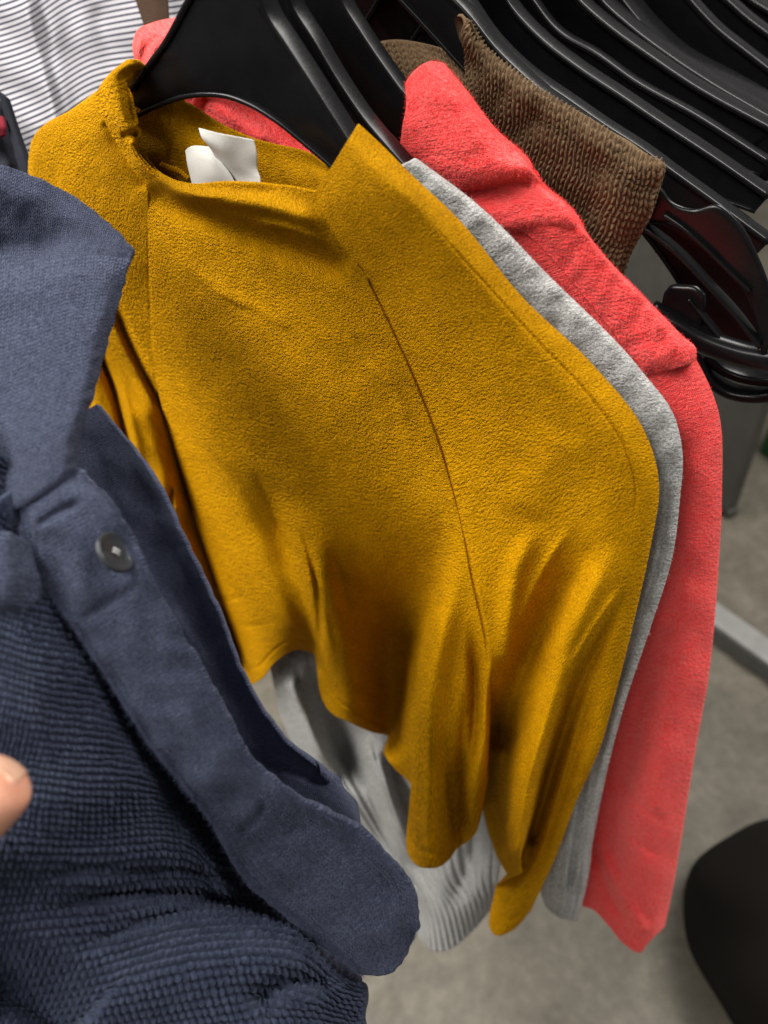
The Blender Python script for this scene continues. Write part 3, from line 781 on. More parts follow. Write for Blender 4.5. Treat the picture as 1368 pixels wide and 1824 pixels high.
for pts_, w_, a_ in (([(1020, 930), (960, 1030), (915, 1140)], 9, -.003), ([(1120, 1030), (1050, 1130), (1000, 1220)], 8, -.003), ([(930, 1250), (925, 1380), (912, 1500)], 8, -.0025), ([(1040, 1240), (1005, 1360), (975, 1470)], 9, -.003),
                     ([(1075, 1180), (1040, 1300), (1000, 1420), (950, 1560)], 9, .003), ([(868, 1455), (890, 1505), (912, 1536)], 3, .001), ([(876, 1618), (905, 1640), (945, 1600)], 3, .001)):
    E3 += fold(X3, Y3, pts_, w_, a_, taper=(.3, .3))
# the sleeve is sewn to the torso along the raglan seam
cT = Y[:, -1] < 1210
wS = np.clip(1 - np.linspace(0, 1, X3.shape[1]) / .14, 0, 1)[None, :] ** 1.5 * np.clip((1225 - Y3[:, :1]) / 30, 0, 1) * np.clip((Y3[:, :1] - 480) / 60, 0, 1)
E3 += (np.interp(Y3[:, 0], Y[cT, -1], E[cT, -1])[:, None] - E3[:, :1]) * wS
X3 += (np.interp(Y3[:, 0], Y[cT, -1], X[cT, -1])[:, None] - X3[:, :1]) * wS
P3 = base_m(X3, Y3, E3)
sheet('sleeve', P3, M_MUST, must, 0.0010)

# left shoulder and sleeve
L_rows = [
 [(172, 162, .010), (188, 215, 0), (208, 256, -.001), (236, 290, -.001), (262, 328, 0)],
 [(128, 194, .010), (165, 240, 0), (200, 290, -.002), (235, 330, -.001), (263, 366, 0)],
 [(84, 218, .010), (130, 290, 0), (180, 350, -.003), (225, 400, -.002), (264, 430, 0)],
 [(56, 252, .010), (105, 350, 0), (160, 430, -.003), (220, 490, -.002), (266, 530, 0)],
 [(50, 330, .010), (105, 440, 0), (160, 520, -.002), (220, 590, -.002), (270, 625, 0)],
 [(60, 440, .010), (120, 540, 0), (180, 610, .004), (240, 680, .002), (292, 725, .006)],
 [(90, 580, .010), (140, 660, 0), (200, 720, -.004), (260, 790, -.004), (335, 850, .026)],
 [(130, 720, .012), (180, 790, 0), (240, 850, -.004), (300, 910, -.004), (375, 970, .038)],
 [(180, 860, .012), (235, 930, 0), (290, 980, -.002), (345, 1040, -.002), (415, 1100, .038)],
 [(250, 1020, .012), (305, 1070, 0), (350, 1110, 0), (395, 1160, 0), (445, 1200, .038)],
]
X4, Y4, E4 = patch(L_rows, 240, 420)
E4 += edge(X4, Y4, 30, .008, 'l')
E4 += fold(X4, Y4, [(196, 520), (222, 590), (262, 672), (300, 742), (330, 830), (352, 920)], 9, .012, taper=(.15, .05))
E4 += fold(X4, Y4, [(235, 670), (270, 760), (300, 850), (322, 930)], 24, -.010, taper=(.3, .1))
E4 += fold(X4, Y4, [(172, 620), (205, 700), (228, 790), (250, 870)], 8, .012, taper=(.1, .1))
E4 += fold(X4, Y4, [(200, 660), (222, 720), (240, 790), (246, 860)], 13, -.006, taper=(.3, .1))
E4 += fold(X4, Y4, [(305, 860), (304, 900), (318, 950)], 6, .006)
E4 += fold(X4, Y4, [(150, 650), (180, 740), (205, 800)], 20, -.008)
E4 += fold(X4, Y4, [(190, 210), (215, 262), (250, 310), (262, 340)], 14, .004, taper=(.1, .1))
E4 += fold(X4, Y4, [(263, 370), (266, 520), (272, 630)], 2.4, .0004)
E4 += waves(X4, Y4, .0003, 90, seed=6)
sheet('sleeve', base_m(X4, Y4, E4), M_MUST, must, 0.0016)

# back panel seen inside the neck
B_rows = [
 [(212, 124, .012), (240, 110, .013), (270, 130, .020), (330, 182, .026), (380, 215, .028), (430, 240, .028), (490, 258, .028), (548, 272, .027), (596, 300, .022), (640, 262, .016)],
 [(215, 200, .012), (270, 225, .016), (330, 250, .020), (400, 280, .022), (470, 300, .022), (540, 315, .020), (600, 330, .016), (670, 320, .014)],
 [(230, 270, .012), (290, 310, .014), (350, 340, .016), (420, 360, .018), (500, 380, .018), (570, 400, .016), (640, 430, .014), (760, 420, .014)],
 [(140, 480, .022), (300, 560, .026), (500, 640, .026), (760, 680, .024), (1000, 660, .022)],
 [(200, 760, .022), (380, 850, .030), (560, 900, .036), (780, 930, .036), (1060, 880, .022)],
 [(330, 1000, .024), (440, 1040, .034), (600, 1120, .040), (780, 1170, .040), (1000, 1120, .024)],
 [(430, 1120, .026), (500, 1110, .036), (620, 1200, .040), (760, 1260, .040), (930, 1240, .030)],
]
X5, Y5, E5 = patch(B_rows, 160, 200)
E5 += fold(X5, Y5, [(302, 190), (304, 240), (300, 290)], 3, .0012)
E5 += fold(X5, Y5, [(330, 186), (385, 219), (430, 242), (490, 260), (548, 274), (596, 300)], 10, -.0015, taper=(0.02, 0.02))
E5 += waves(X5, Y5, .0012, 90, seed=8)
sheet('back_panel', base_m(X5, Y5, E5), M_MUST, must, 0.002)
# overlock thread along the inner neck seam
th = smooth_line([(286, 292), (300, 298), (318, 304), (336, 318)], 120)
zz = 4.0 * np.sin(np.linspace(0, 11 * 2 * math.pi, 120))
tp = base_m(th[:, 0], th[:, 1] + zz, np.full(120, .0075))
join_mesh('neck_stitching', [tube_piece(tp, 0.0006, 6)], M_MUST, must)

# care tag
tg = empty('care_tag', '', '', None); del tg['label']; del tg['category']; tg.parent = must
F1 = [[(330, 268, .006), (338, 262, .003), (356, 260, .001), (374, 262, .002)],
      [(333, 290, .003), (345, 285, .000), (372, 284, -.002), (395, 290, .001)],
      [(338, 312, .002), (352, 310, -.001), (380, 310, -.003), (410, 310, .001)],
      [(343, 332, .001), (360, 332, -.001), (390, 332, -.002), (422, 332, .001)]]
a1, a2, a3 = patch(F1, 40, 40); sheet('tag_flap', base_m(a1, a2, a3), M_TAG, tg, 0.0005)
F2 = [[(354, 228, -.002), (390, 238, .000), (420, 244, .002), (452, 250, .004)],
      [(360, 246, -.004), (395, 262, -.001), (425, 268, .003), (457, 272, .004)],
      [(378, 270, -.001), (405, 288, .001), (432, 296, .004), (458, 300, .006)],
      [(392, 300, .003), (415, 312, .003), (440, 316, .005), (463, 318, .005)],
      [(405, 332, .003), (425, 336, .003), (445, 338, .004), (464, 338, .004)]]
a1, a2, a3 = patch(F2, 40, 40); sheet('tag_flap', base_m(a1, a2, a3), M_TAG, tg, 0.0005)

# ================================================================== GREY SWEATER
grey = empty('grey_sweater', 'light grey heather knit sweater hanging between the mustard and the coral one', 'sweater', None)
base_g = lean(S_G - 0.004)
G1 = [
 [(660, 330, .004), (705, 305, 0), (742, 282, .004)],
 [(750, 420, .004), (800, 390, 0), (846, 360, .004)],
 [(880, 570, .004), (930, 525, -.001), (978, 491, .004)],
 [(1030, 720, .004), (1095, 670, -.001), (1140, 657, .004)],
 [(1080, 800, .004), (1150, 765, -.002), (1204, 749, .004)],
 [(1100, 840, .004), (1165, 825, -.002), (1216, 812, .004)],
 [(1100, 900, .004), (1160, 890, -.002), (1211, 890, .004)],
 [(1078, 1000, .004), (1140, 990, -.002), (1198, 990, .004)],
 [(1040, 1120, .004), (1104, 1120, -.002), (1158, 1120, .004)],
 [(1005, 1250, .004), (1064, 1250, -.002), (1114, 1250, .004)],
 [(980, 1380, .004), (1034, 1380, -.002), (1080, 1380, .004)],
 [(966, 1500, .004), (1012, 1500, -.002), (1056, 1500, .004)],
 [(966, 1600, .002), (996, 1622, -.002), (1040, 1600, .004)],
 [(972, 1616, .002), (995, 1634, -.001), (1030, 1642, .003)],
]
x, y, e = patch(G1, 160, 820)
u_ = np.linspace(0, 1, 160)[None, :]
e += -.0011 * np.abs(np.sin(u_ * math.pi * 5)) * sm(y, 820, 1000) + edge(x, y, 18, .007) + waves(x, y, .0007, 55, seed=11)
e += fold(x, y, [(1180, 860), (1165, 950), (1135, 1080), (1090, 1260), (1040, 1440)], 7, .003, taper=(.2, .2))
e += fold(x, y, [(1080, 1230), (1050, 1350), (1030, 1480), (1012, 1600)], 6, .004, taper=(.2, .1))
q_ = smooth_line([(725, 300), (840, 385), (970, 510), (1110, 650), (1185, 760), (1196, 860)], 60)
for k in range(3, 58, 5):
    cx_, cy_ = q_[k, :2]; e += fold(x, y, [(cx_ + 16, cy_ - 10), (cx_ - 26, cy_ + 18)], 6, .0004, taper=(.35, .35)) + fold(x, y, [(cx_ + 18, cy_ + 14), (cx_ - 16, cy_ + 26)], 10, -.0003, taper=(.35, .35))
PG1 = base_g(x, y, e)
sheet('sleeve', PG1, M_GREY, grey, 0.004)
G3 = [
 [(330, 430, .010), (470, 440, .010), (600, 440, .010), (760, 520, .006)],
 [(330, 700, .010), (540, 740, .012), (740, 760, .012), (930, 780, .010)],
 [(400, 960, .010), (560, 1000, .014), (760, 1040, .014), (940, 1040, .010)],
 [(440, 1080, .010), (580, 1110, .014), (780, 1150, .014), (950, 1150, .010)],
 [(478, 1180, .006), (530, 1190, .000), (610, 1220, .012), (720, 1260, .012), (820, 1260, .012), (940, 1260, .012)],
 [(505, 1290, .006), (550, 1300, -.002), (620, 1330, .014), (700, 1350, .002), (790, 1370, .012), (920, 1380, .012)],
 [(560, 1390, .006), (610, 1400, 0), (660, 1420, .012), (720, 1450, .002), (800, 1470, .012), (900, 1480, .010)],
 [(640, 1500, .006), (680, 1510, .004), (720, 1530, .008), (770, 1560, -.004), (830, 1560, -.002), (888, 1560, .008)],
 [(720, 1590, .006), (745, 1600, 0), (770, 1620, -.006), (800, 1620, -.006), (845, 1610, -.002), (886, 1590, .008)],
 [(738, 1660, .006), (752, 1676, 0), (772, 1694, -.004), (796, 1692, -.004), (836, 1664, 0), (884, 1608, .008)],
]
x, y, e = patch(G3, 420, 420)
u_ = np.linspace(0, 1, 420)[None, :]
e += -.0022 * np.abs(np.sin((u_ + .012 * np.sin(y / 90)) * math.pi * 17)) * (0.6 + 0.4 * np.sin(x / 37 + y / 150)) + waves(x, y, .003, 150, seed=12)
for pts_, w_, a_ in (([(500, 1180), (545, 1290), (600, 1400)], 20, -.016), ([(560, 1170), (600, 1290), (650, 1420)], 24, .012), ([(640, 1300), (690, 1420), (740, 1540)], 20, -.016), ([(690, 1330), (730, 1450), (765, 1580)], 16, .012), ([(860, 1400), (840, 1520), (800, 1640)], 20, .008)):
    e += fold(x, y, pts_, w_, a_, taper=(.2, .3))
sheet('front_panel', base_g(x, y, e), M_GREY, grey, 0.004)

# ================================================================== CORAL SWEATER
coral = empty('coral_sweater', 'coral pink knit sweater with folded cowl neck, hanging behind the grey one', 'sweater', None)
base_c = lean(S_C)
C1 = [  # shoulder and sleeve
 [(700, 300, .006), (760, 320, 0), (820, 300, -.002), (880, 300, .008)],
 [(780, 380, .006), (850, 400, 0), (920, 390, -.002), (1000, 380, .010)],
 [(880, 480, .006), (950, 490, 0), (1030, 470, -.002), (1102, 486, .010)],
 [(960, 580, .006), (1040, 590, 0), (1120, 570, -.002), (1182, 570, .010)],
 [(1030, 680, .006), (1110, 690, 0), (1190, 650, -.002), (1240, 640, .010)],
 [(1090, 780, .006), (1160, 780, 0), (1220, 760, -.004), (1281, 738, .012)],
 [(1120, 900, .004), (1180, 900, -.002), (1230, 890, -.006), (1286, 880, .012)],
 [(1110, 1040, .004), (1165, 1040, -.002), (1220, 1040, -.006), (1277, 1050, .012)],
 [(1080, 1190, .004), (1140, 1190, 0), (1200, 1190, -.006), (1263, 1200, .012)],
 [(1060, 1330, .004), (1115, 1340, .002), (1180, 1340, -.006), (1238, 1340, .012)],
 [(1040, 1470, .004), (1090, 1480, .004), (1150, 1480, -.004), (1216, 1480, .012)],
 [(1030, 1580, .002), (1080, 1590, .006), (1140, 1600, -.002), (1196, 1596, .010)],
 [(1030, 1612, .002, 0), (1062, 1624, .004, .25), (1085, 1650, .004, .42), (1112, 1682, 0, .6), (1142, 1696, -.002, .76), (1155, 1680, 0, .85), (1184, 1650, .008, 1)],
]
x, y, e = patch(C1, 340, 700)
oc = [(880, 300), (1000, 380), (1102, 486), (1182, 570), (1240, 640), (1281, 738), (1286, 880), (1277, 1050), (1263, 1200), (1238, 1340), (1216, 1480), (1184, 1650)]
e += edge(x, y, 34, .010)
e += fold(x, y, [(1180, 1100), (1140, 1250), (1100, 1400), (1070, 1560)], 34, .008, taper=(.3, .1))
e += fold(x, y, [(1062, 1470), (1090, 1560), (1130, 1630), (1155, 1670)], 12, -.003, taper=(.3, .1)) + fold(x, y, [(1052, 1490), (1080, 1580), (1118, 1650)], 10, .003, taper=(.3, .2))
e += fold(x, y, [(1100, 1380), (1150, 1440), (1190, 1470)], 8, .0015) + fold(x, y, [(1085, 1440), (1140, 1500), (1180, 1530)], 8, .0015)
e += waves(x, y, .0007, 80, seed=15)
PC = base_c(x, y, e); UVC = grid_uv(PC)
sheet('sleeve', PC, M_CORAL, coral, 0.004, disp=stitches(UVC[0], UVC[1], .0036, .0030, .0007), uv=UVC)
C2 = [  # overlapping shoulder band ending in a blunt flap
 [(895, 402, -.006), (940, 380, -.012), (990, 352, -.010), (1020, 372, .004)],
 [(935, 415, -.006), (985, 410, -.014), (1030, 400, -.012), (1046, 436, .006)],
 [(992, 470, -.006), (1040, 470, -.012), (1085, 470, -.010), (1106, 492, .006)],
 [(1050, 540, -.006), (1095, 535, -.012), (1140, 530, -.010), (1168, 552, .006)],
 [(1110, 615, -.006), (1150, 605, -.012), (1190, 590, -.010), (1216, 600, .006)],
 [(1145, 660, -.005), (1180, 648, -.012), (1215, 632, -.010), (1241, 626, .004)],
 [(1150, 672, -.002), (1186, 660, -.008), (1222, 648, -.008), (1240, 640, .004)],
]
x, y, e = patch(C2, 150, 300)
e += edge(x, y, 20, .006) + waves(x, y, .0005, 50, seed=16)
P = base_c(x, y, e); uvx = grid_uv(P)
PC2 = P
sheet('shoulder_band', P, M_CORAL, coral, 0.004, disp=stitches(uvx[0], uvx[1], .0036, .0030, .0007), uv=uvx)
C3 = [  # cowl neck, right side: two soft folds
 [(722, 150, .004), (735, 132, 0), (772, 110, .002), (792, 114, .010)],
 [(724, 185, -.004), (755, 160, -.010), (800, 150, -.008), (832, 162, .008)],
 [(717, 232, -.006), (765, 215, -.014), (835, 205, -.014), (880, 226, .008)],
 [(722, 282, -.006), (790, 280, -.016), (870, 268, -.018), (925, 274, .004), (945, 288, .010)],
 [(762, 325, -.004), (830, 325, -.014), (895, 308, -.018), (945, 300, -.010), (957, 325, .006)],
 [(800, 362, -.004), (850, 355, -.004), (905, 338, -.006), (955, 330, -.010), (1000, 355, .006)],
 [(840, 396, -.004), (888, 385, -.010), (940, 365, -.014), (1000, 365, -.016), (1036, 396, .004)],
 [(880, 420, 0), (918, 408, -.008), (965, 400, -.014), (1020, 402, -.016), (1044, 430, .004)],
 [(905, 436, .006), (930, 416, 0), (975, 408, -.008), (1022, 418, -.012), (1040, 440, .006)],
]
x, y, e = patch(C3, 200, 260)
e += fold(x, y, [(800, 362), (850, 340), (900, 325), (950, 328)], 10, .006, taper=(.2, .05)) + waves(x, y, .0006, 70, seed=17)
P = base_c(x, y, e); uvx = grid_uv(P)
PC3 = P
sheet('cowl_neck', P, M_CORAL, coral, 0.005, disp=stitches(uvx[1], uvx[0], .0034, .0027, .0004), uv=uvx)
C4 = [  # cowl neck, left side, behind the hanger
 [(240, 110, .010), (236, 80, .002), (246, 52, .000), (272, 40, .004), (330, 28, .016)],
 [(250, 130, .004), (252, 95, -.010), (268, 66, -.012), (300, 52, -.004), (340, 40, .016)],
 [(270, 170, .004), (290, 130, -.010), (312, 95, -.012), (340, 80, -.004), (370, 60, .016)],
 [(310, 230, .010), (340, 190, 0), (370, 150, -.002), (400, 120, .002), (420, 90, .016)],
]
x, y, e = patch(C4, 120, 120)
e += fold(x, y, [(250, 120), (262, 84), (290, 58)], 8, .003) + waves(x, y, .001, 40, seed=18)
P = base_c(x, y, e); uvx = grid_uv(P)
sheet('cowl_neck', P, M_CORAL, coral, 0.005, disp=stitches(uvx[1], uvx[0], .0034, .0027, .0004), uv=uvx)
C5 = [  # cowl interior seen under the hanger's arch
 [(300, 130, .02), (400, 140, .026), (500, 170, .028), (600, 240, .02), (700, 300, .012)],
 [(310, 170, .012), (400, 190, .010), (480, 220, .012), (570, 270, .008), (690, 330, .008)],
 [(330, 215, .006), (400, 250, .000), (490, 280, .000), (580, 320, .004), (680, 370, .006)],
 [(340, 320, .01), (430, 360, .006), (520, 390, .006), (610, 420, .006), (700, 430, .008)],
]
x, y, e = patch(C5, 160, 120)
e += fold(x, y, [(340, 150), (385, 185), (430, 220), (500, 260)], 20, -.008) + fold(x, y, [(380, 140), (430, 180), (500, 225), (590, 280)], 22, .010) + waves(x, y, .0012, 70, seed=19)
sheet('neck_inside', base_c(x, y, e), M_CORAL, coral, 0.004)

# ================================================================== BROWN KNIT
make_wide_hanger('wide black hanger inside the brown knit sweater', 0.474,
    [(430, -20), (470, -80), (520, -150), (570, -190), (605, -205)],
    [(620, -205), (650, -170), (690, -110), (760, -40), (832, 30), (880, 90), (960, 165), (1060, 240), (1140, 300)],
    [(440, 10), (480, -30), (540, -70), (600, -80), (660, -50), (720, 10), (780, 75), (840, 140), (930, 220), (1040, 300), (1125, 345)], 0.0125)
brown = empty('brown_sweater', 'brown chunky knit sweater with a funnel collar, behind the coral one', 'sweater', None)
base_b = lean(0.462)
Bk = [
 [(829, 30, -.002), (842, 45, .004), (862, 78, .008), (905, 118, .008), (962, 158, .008), (1060, 216, .008), (1148, 272, .008), (1183, 292, .010)],
 [(826, 34, -.006), (838, 62, -.004), (868, 100, -.002), (912, 136, -.002), (968, 176, -.002), (1060, 234, -.002), (1140, 288, -.002), (1186, 296, .002)],
 [(830, 80, -.004), (842, 110, -.006), (872, 148, -.008), (915, 182, -.008), (970, 222, -.008), (1055, 280, -.008), (1128, 330, -.008), (1174, 342, .004)],
 [(832, 130, -.002), (850, 165, -.006), (885, 215, -.008), (925, 250, -.008), (975, 292, -.008), (1050, 345, -.008), (1112, 390, -.008), (1156, 395, .004)],
 [(842, 180, -.002), (862, 230, -.006), (900, 290, -.006), (940, 330, -.006), (990, 370, -.006), (1050, 415, -.006), (1100, 445, -.006), (1130, 440, .004)],
 [(852, 240, 0), (880, 300, -.004), (915, 360, -.004), (960, 405, -.004), (1005, 440, -.004), (1050, 475, -.004), (1090, 495, -.004), (1112, 490, .006)],
 [(880, 340, 0), (910, 390, -.004), (950, 450, -.004), (1000, 500, -.004), (1040, 530, -.004), (1080, 550, -.004), (1110, 560, -.004), (1120, 560, .006)],
]
x, y, e = patch(Bk, 620, 420)
e += edge(x, y, 16, .006) + waves(x, y, .002, 90, seed=21)
P = base_b(x, y, e); uvx = grid_uv(P)
D = stitches(uvx[0] + .0006 * np.sin(uvx[1] * 300), uvx[1] + .0008 * np.sin(uvx[0] * 170), .0060, .0048, .0034)
PBk = P
sheet('collar', P, M_BROWN, brown, 0.006, disp=D, uv=uvx)
Bi = [
 [(650, 84, .03), (700, 74, .038), (760, 80, .038), (830, 108, .026), (900, 165, .014)],
 [(660, 104, .026), (710, 112, .03), (770, 115, .026), (830, 150, .016), (900, 230, .01)],
 [(680, 150, .02), (740, 170, .022), (800, 200, .02), (850, 240, .014), (910, 300, .01)],
]
x, y, e = patch(Bi, 240, 150)
P = base_b(x, y, e); uvx = grid_uv(P)
sheet('collar_back', P, M_BROWN, brown, 0.006, disp=stitches(uvx[0], uvx[1], .0058, .0046, .0022), uv=uvx)

# ================================================================== NAVY CARDIGAN (pulled towards the viewer by the hand)
navy = empty('navy_cardigan', 'navy blue cardigan with button placket and waffle knit, in front at the lower left', 'cardigan', None)
def knit_sheet(name, rows, nu, nv, mat, thick, folds=(), amp=.0008, scale=100, seed=1, st=None, post=None):
    x, y, d = patch(rows, nu, nv)
    x = x + waves(x, y, 1.0, 30, seed=seed + 90); y = y + waves(x, y, 1.0, 30, seed=seed + 120)
    for f in folds: d = d + fold(x, y, *f[0], **f[1])
    d = d + waves(x, y, amp, scale, seed=seed)
    P = P_d(x, y, d); uvx = grid_uv(P)
    return sheet(name, P, mat, navy, thick, disp=None if st is None else st(*uvx), uv=uvx), P, x, y
N1 = [
 [(-90, 268, .44), (0, 293, .44), (50, 312, .44), (105, 337, .44), (165, 376, .435), (213, 417, .425), (236, 444, .412)],
 [(-90, 320, .435), (0, 335, .435), (50, 350, .437), (105, 370, .437), (160, 400, .43), (208, 430, .42), (234, 450, .410)],
 [(-90, 400, .44), (0, 400, .445), (50, 408, .447), (100, 415, .443), (155, 428, .43), (203, 446, .415), (230, 456, .408)],
 [(-90, 505, .435), (0, 486, .430), (60, 474, .425), (100, 466, .422), (150, 460, .415), (200, 461, .408), (226, 463, .404)],
]
_, PN1, _, _ = knit_sheet('collar_stand', N1, 220, 160, M_NAVY, .003, [(([(-40, 440), (40, 445), (100, 440), (140, 440)], 26, .012), dict(taper=(.1, .4)))], seed=31)
N2 = [
 [(-90, 500, .405), (0, 483, .405), (60, 470, .403), (100, 462, .401), (150, 456, .400), (200, 457, .400), (228, 461, .402)],
 [(-90, 530, .395), (0, 512, .393), (60, 498, .390), (100, 490, .389), (150, 482, .389), (196, 484, .392), (222, 492, .398)],
 [(-90, 610, .385), (0, 590, .382), (60, 570, .378), (105, 555, .377), (150, 545, .378), (190, 540, .382), (211, 540, .390)],
 [(-90, 710, .372), (0, 690, .368), (50, 672, .364), (90, 655, .362), (130, 640, .362), (168, 630, .367), (189, 622, .377)],
 [(-90, 800, .358), (0, 780, .354), (40, 765, .350), (75, 750, .348), (110, 735, .348), (145, 722, .352), (164, 714, .362)],
 [(-90, 880, .346), (-5, 860, .342), (35, 845, .338), (65, 832, .336), (95, 818, .336), (122, 805, .340), (139, 794, .349)],
 [(-90, 950, .340), (-10, 925, .334), (28, 908, .332), (60, 890, .330), (92, 874, .331), (120, 862, .335), (138, 846, .343)],
]
_, PN2, _, _ = knit_sheet('collar', N2, 300, 380, M_NAVY, .003, [(([(-20, 940), (40, 912), (100, 876), (140, 846)], 12, .004), dict(taper=(.05, .05)))], seed=32)
N3 = [
 [(60, 872, 0.3388), (100, 850, 0.3383), (140, 838, 0.3397)],
 [(38, 935, 0.3325), (75, 915, 0.3306), (115, 895, 0.3303), (155, 880, 0.3312), (190, 884, 0.3330)],
 [(72, 1028, 0.3318), (105, 1010, 0.3296), (150, 985, 0.3293), (195, 960, 0.3302), (226, 950, 0.3322)],
 [(128, 1110, 0.3330), (160, 1095, 0.3308), (200, 1068, 0.3303), (240, 1045, 0.3312), (268, 1035, 0.3330)],
 [(202, 1222, 0.3390), (232, 1205, 0.3368), (268, 1180, 0.3363), (305, 1160, 0.3372), (332, 1148, 0.3390)],
 [(272, 1332, 0.3458), (302, 1315, 0.3438), (338, 1290, 0.3433), (370, 1270, 0.3442), (394, 1260, 0.3462)],
 [(335, 1408, 0.3550), (365, 1395, 0.3528), (398, 1372, 0.3523), (425, 1358, 0.3532), (446, 1352, 0.3554)],
 [(384, 1476, 0.3685), (420, 1458, 0.3668), (460, 1436, 0.3663), (510, 1424, 0.3681), (545, 1430, 0.3712)],
 [(432, 1560, 0.3861), (480, 1530, 0.3848), (530, 1500, 0.3843), (590, 1475, 0.3861), (640, 1482, 0.3892)],
 [(500, 1622, 0.4001), (550, 1592, 0.3988), (605, 1555, 0.3983), (665, 1525, 0.4001), (705, 1545, 0.4036)],
 [(560, 1672, 0.4121), (610, 1645, 0.4108), (660, 1610, 0.4103), (715, 1580, 0.4121), (740, 1605, 0.4152)],
 [(612, 1710, 0.4201), (650, 1690, 0.4188), (690, 1660, 0.4183), (722, 1640, 0.4192), (743, 1648, 0.4219)],
 [(642, 1736, 0.4292), (665, 1737, 0.4283), (692, 1733, 0.4283), (716, 1712, 0.4288), (738, 1670, 0.4301)],
]
_, PN3, xn3, yn3 = knit_sheet('button_placket', N3, 260, 640, M_NAVY, .004, [
   (([(130, 1110), (160, 1095), (205, 1065), (262, 1038)], 10, .0015), {}),
   (([(60, 940), (100, 915), (150, 890)], 9, .003), {}),
   (([(420, 1490), (455, 1460), (475, 1425)], 9, .003), {})], amp=.0012, seed=33)
NF = []
for r in N3[1:10]:
    a_, m_, z_ = r[0], r[len(r) // 2], r[-1]
    NF.append([(m_[0], m_[1], m_[2] + .006), (m_[0] + 8, m_[1] + 4, m_[2] + .03), (m_[0] + 4, m_[1] + 6, m_[2] + .07), (a_[0] - 6, a_[1] + 4, a_[2] + .115)])
knit_sheet('placket_light_block', NF, 40, 160, M_NAVYDARK, .002, seed=39)  # unseen sheet added behind the placket to block light and keep the gap dark
N4 = [
 [(90, 770, .405), (130, 745, .403), (172, 722, .402)],
 [(130, 900, .402), (200, 862, .397), (240, 840, .392), (266, 842, .388)],
 [(180, 1020, .402), (250, 985, .396), (300, 975, .392), (335, 982, .387)],
 [(250, 1110, .404), (310, 1085, .399), (355, 1080, .396), (387, 1094, .391)],
 [(310, 1230, .410), (370, 1200, .406), (405, 1195, .402), (432, 1208, .398)],
 [(370, 1340, .422), (430, 1305, .418), (470, 1300, .414), (508, 1322, .411)],
 [(420, 1420, .45), (490, 1375, .430), (550, 1370, .426), (600, 1396, .430), (628, 1418, .438)],
 [(470, 1500, .45), (540, 1450, .434), (590, 1440, .432), (630, 1448, .436), (642, 1462, .444)],
 [(540, 1560, .45), (580, 1520, .440), (612, 1505, .440), (632, 1505, .444), (640, 1508, .448)],
]
knit_sheet('under_placket', N4, 220, 420, M_NAVYDARK, .003, [(([(240, 1000), (330, 1130), (420, 1290), (480, 1400)], 16, -.003), {}), (([(440, 1340), (510, 1370), (590, 1400)], 9, .004), {})], seed=34)
N6 = [
 [(-120, 700, .335), (-20, 790, .338), (40, 850, .350), (110, 900, .372)],
 [(-120, 840, .332), (0, 920, .334), (70, 970, .352), (150, 1010, .385)],
 [(-120, 960, .326), (20, 1030, .326), (110, 1075, .350), (215, 1110, .392)],
 [(-120, 1100, .320), (50, 1160, .318), (170, 1200, .348), (300, 1230, .398)],
 [(-120, 1250, .316), (80, 1290, .316), (230, 1325, .350), (380, 1350, .410)],
 [(-120, 1390, .318), (120, 1410, .322), (290, 1430, .362), (450, 1460, .425)],
 [(-120, 1510, .326), (160, 1515, .332), (350, 1525, .380), (520, 1580, .440)],
 [(-120, 1620, .340), (180, 1600, .350), (390, 1598, .400), (580, 1650, .452)],
 [(-120, 1720, .350), (170, 1680, .352), (380, 1645, .378), (520, 1660, .408), (640, 1738, .446)],
 [(-120, 1800, .356), (160, 1750, .350), (370, 1705, .366), (530, 1710, .394), (655, 1765, .440)],
 [(-120, 1880, .36), (160, 1830, .352), (380, 1795, .366), (540, 1790, .394), (650, 1810, .436)],
 [(-120, 1980, .37), (160, 1940, .36), (400, 1905, .376), (560, 1890, .40), (664, 1890, .44)],
]
def waffle(U, V):
    u = U / .0046; v = V / .0048
    v = v + .10 * np.sin(u * .17); u = u + .12 * np.sin(v * .31)
    row = np.floor(v); u = u + 0.5 * (row % 2)
    jit = rng.random((400, 400))[(row % 400).astype(int), (np.floor(u) % 400).astype(int)]
    a = np.abs(2 * (u % 1) - 1); b = np.abs(2 * (v % 1) - 1)
    ridge = 1 - b ** 2.2
    lump = 1 - a ** 2 * (.7 + .3 * jit)
    return .0034 * ridge ** 1.3 * (.12 + .88 * lump) * (.85 + .2 * jit)
N6 = [r[:-1] + [(r[-1][0] - 112, r[-1][1], r[-1][2] - .036), (r[-1][0] - 62, r[-1][1], r[-1][2] + .012), (r[-1][0] + 18, r[-1][1], r[-1][2] + .095)] if i < 8 else r[:-1] + [(r[-1][0] - 26, r[-1][1], r[-1][2] - .008), r[-1]] for i, r in enumerate(N6)]
_, PN6, _, _ = knit_sheet('waffle_body', N6, 640, 760, M_NAVYRIB, .004, [
   (([(60, 1620), (200, 1590), (330, 1590), (450, 1610)], 14, .010), dict(taper=(.4, .1))),
   (([(110, 1690), (260, 1640), (400, 1610), (480, 1612)], 11, .008), dict(taper=(.4, .1))),
   (([(210, 1540), (330, 1545), (440, 1580)], 10, .006), dict(taper=(.4, .1))),
   (([(40, 1560), (180, 1540), (300, 1560)], 12, .005), dict(taper=(.4, .2))),
   (([(440, 1800), (480, 1760), (540, 1745), (600, 1760)], 20, .014), {}),
   (([(-60, 1760), (40, 1770), (140, 1850)], 70, .03), dict(taper=(.1, .1)))], amp=.002, scale=160, seed=36, st=waffle)
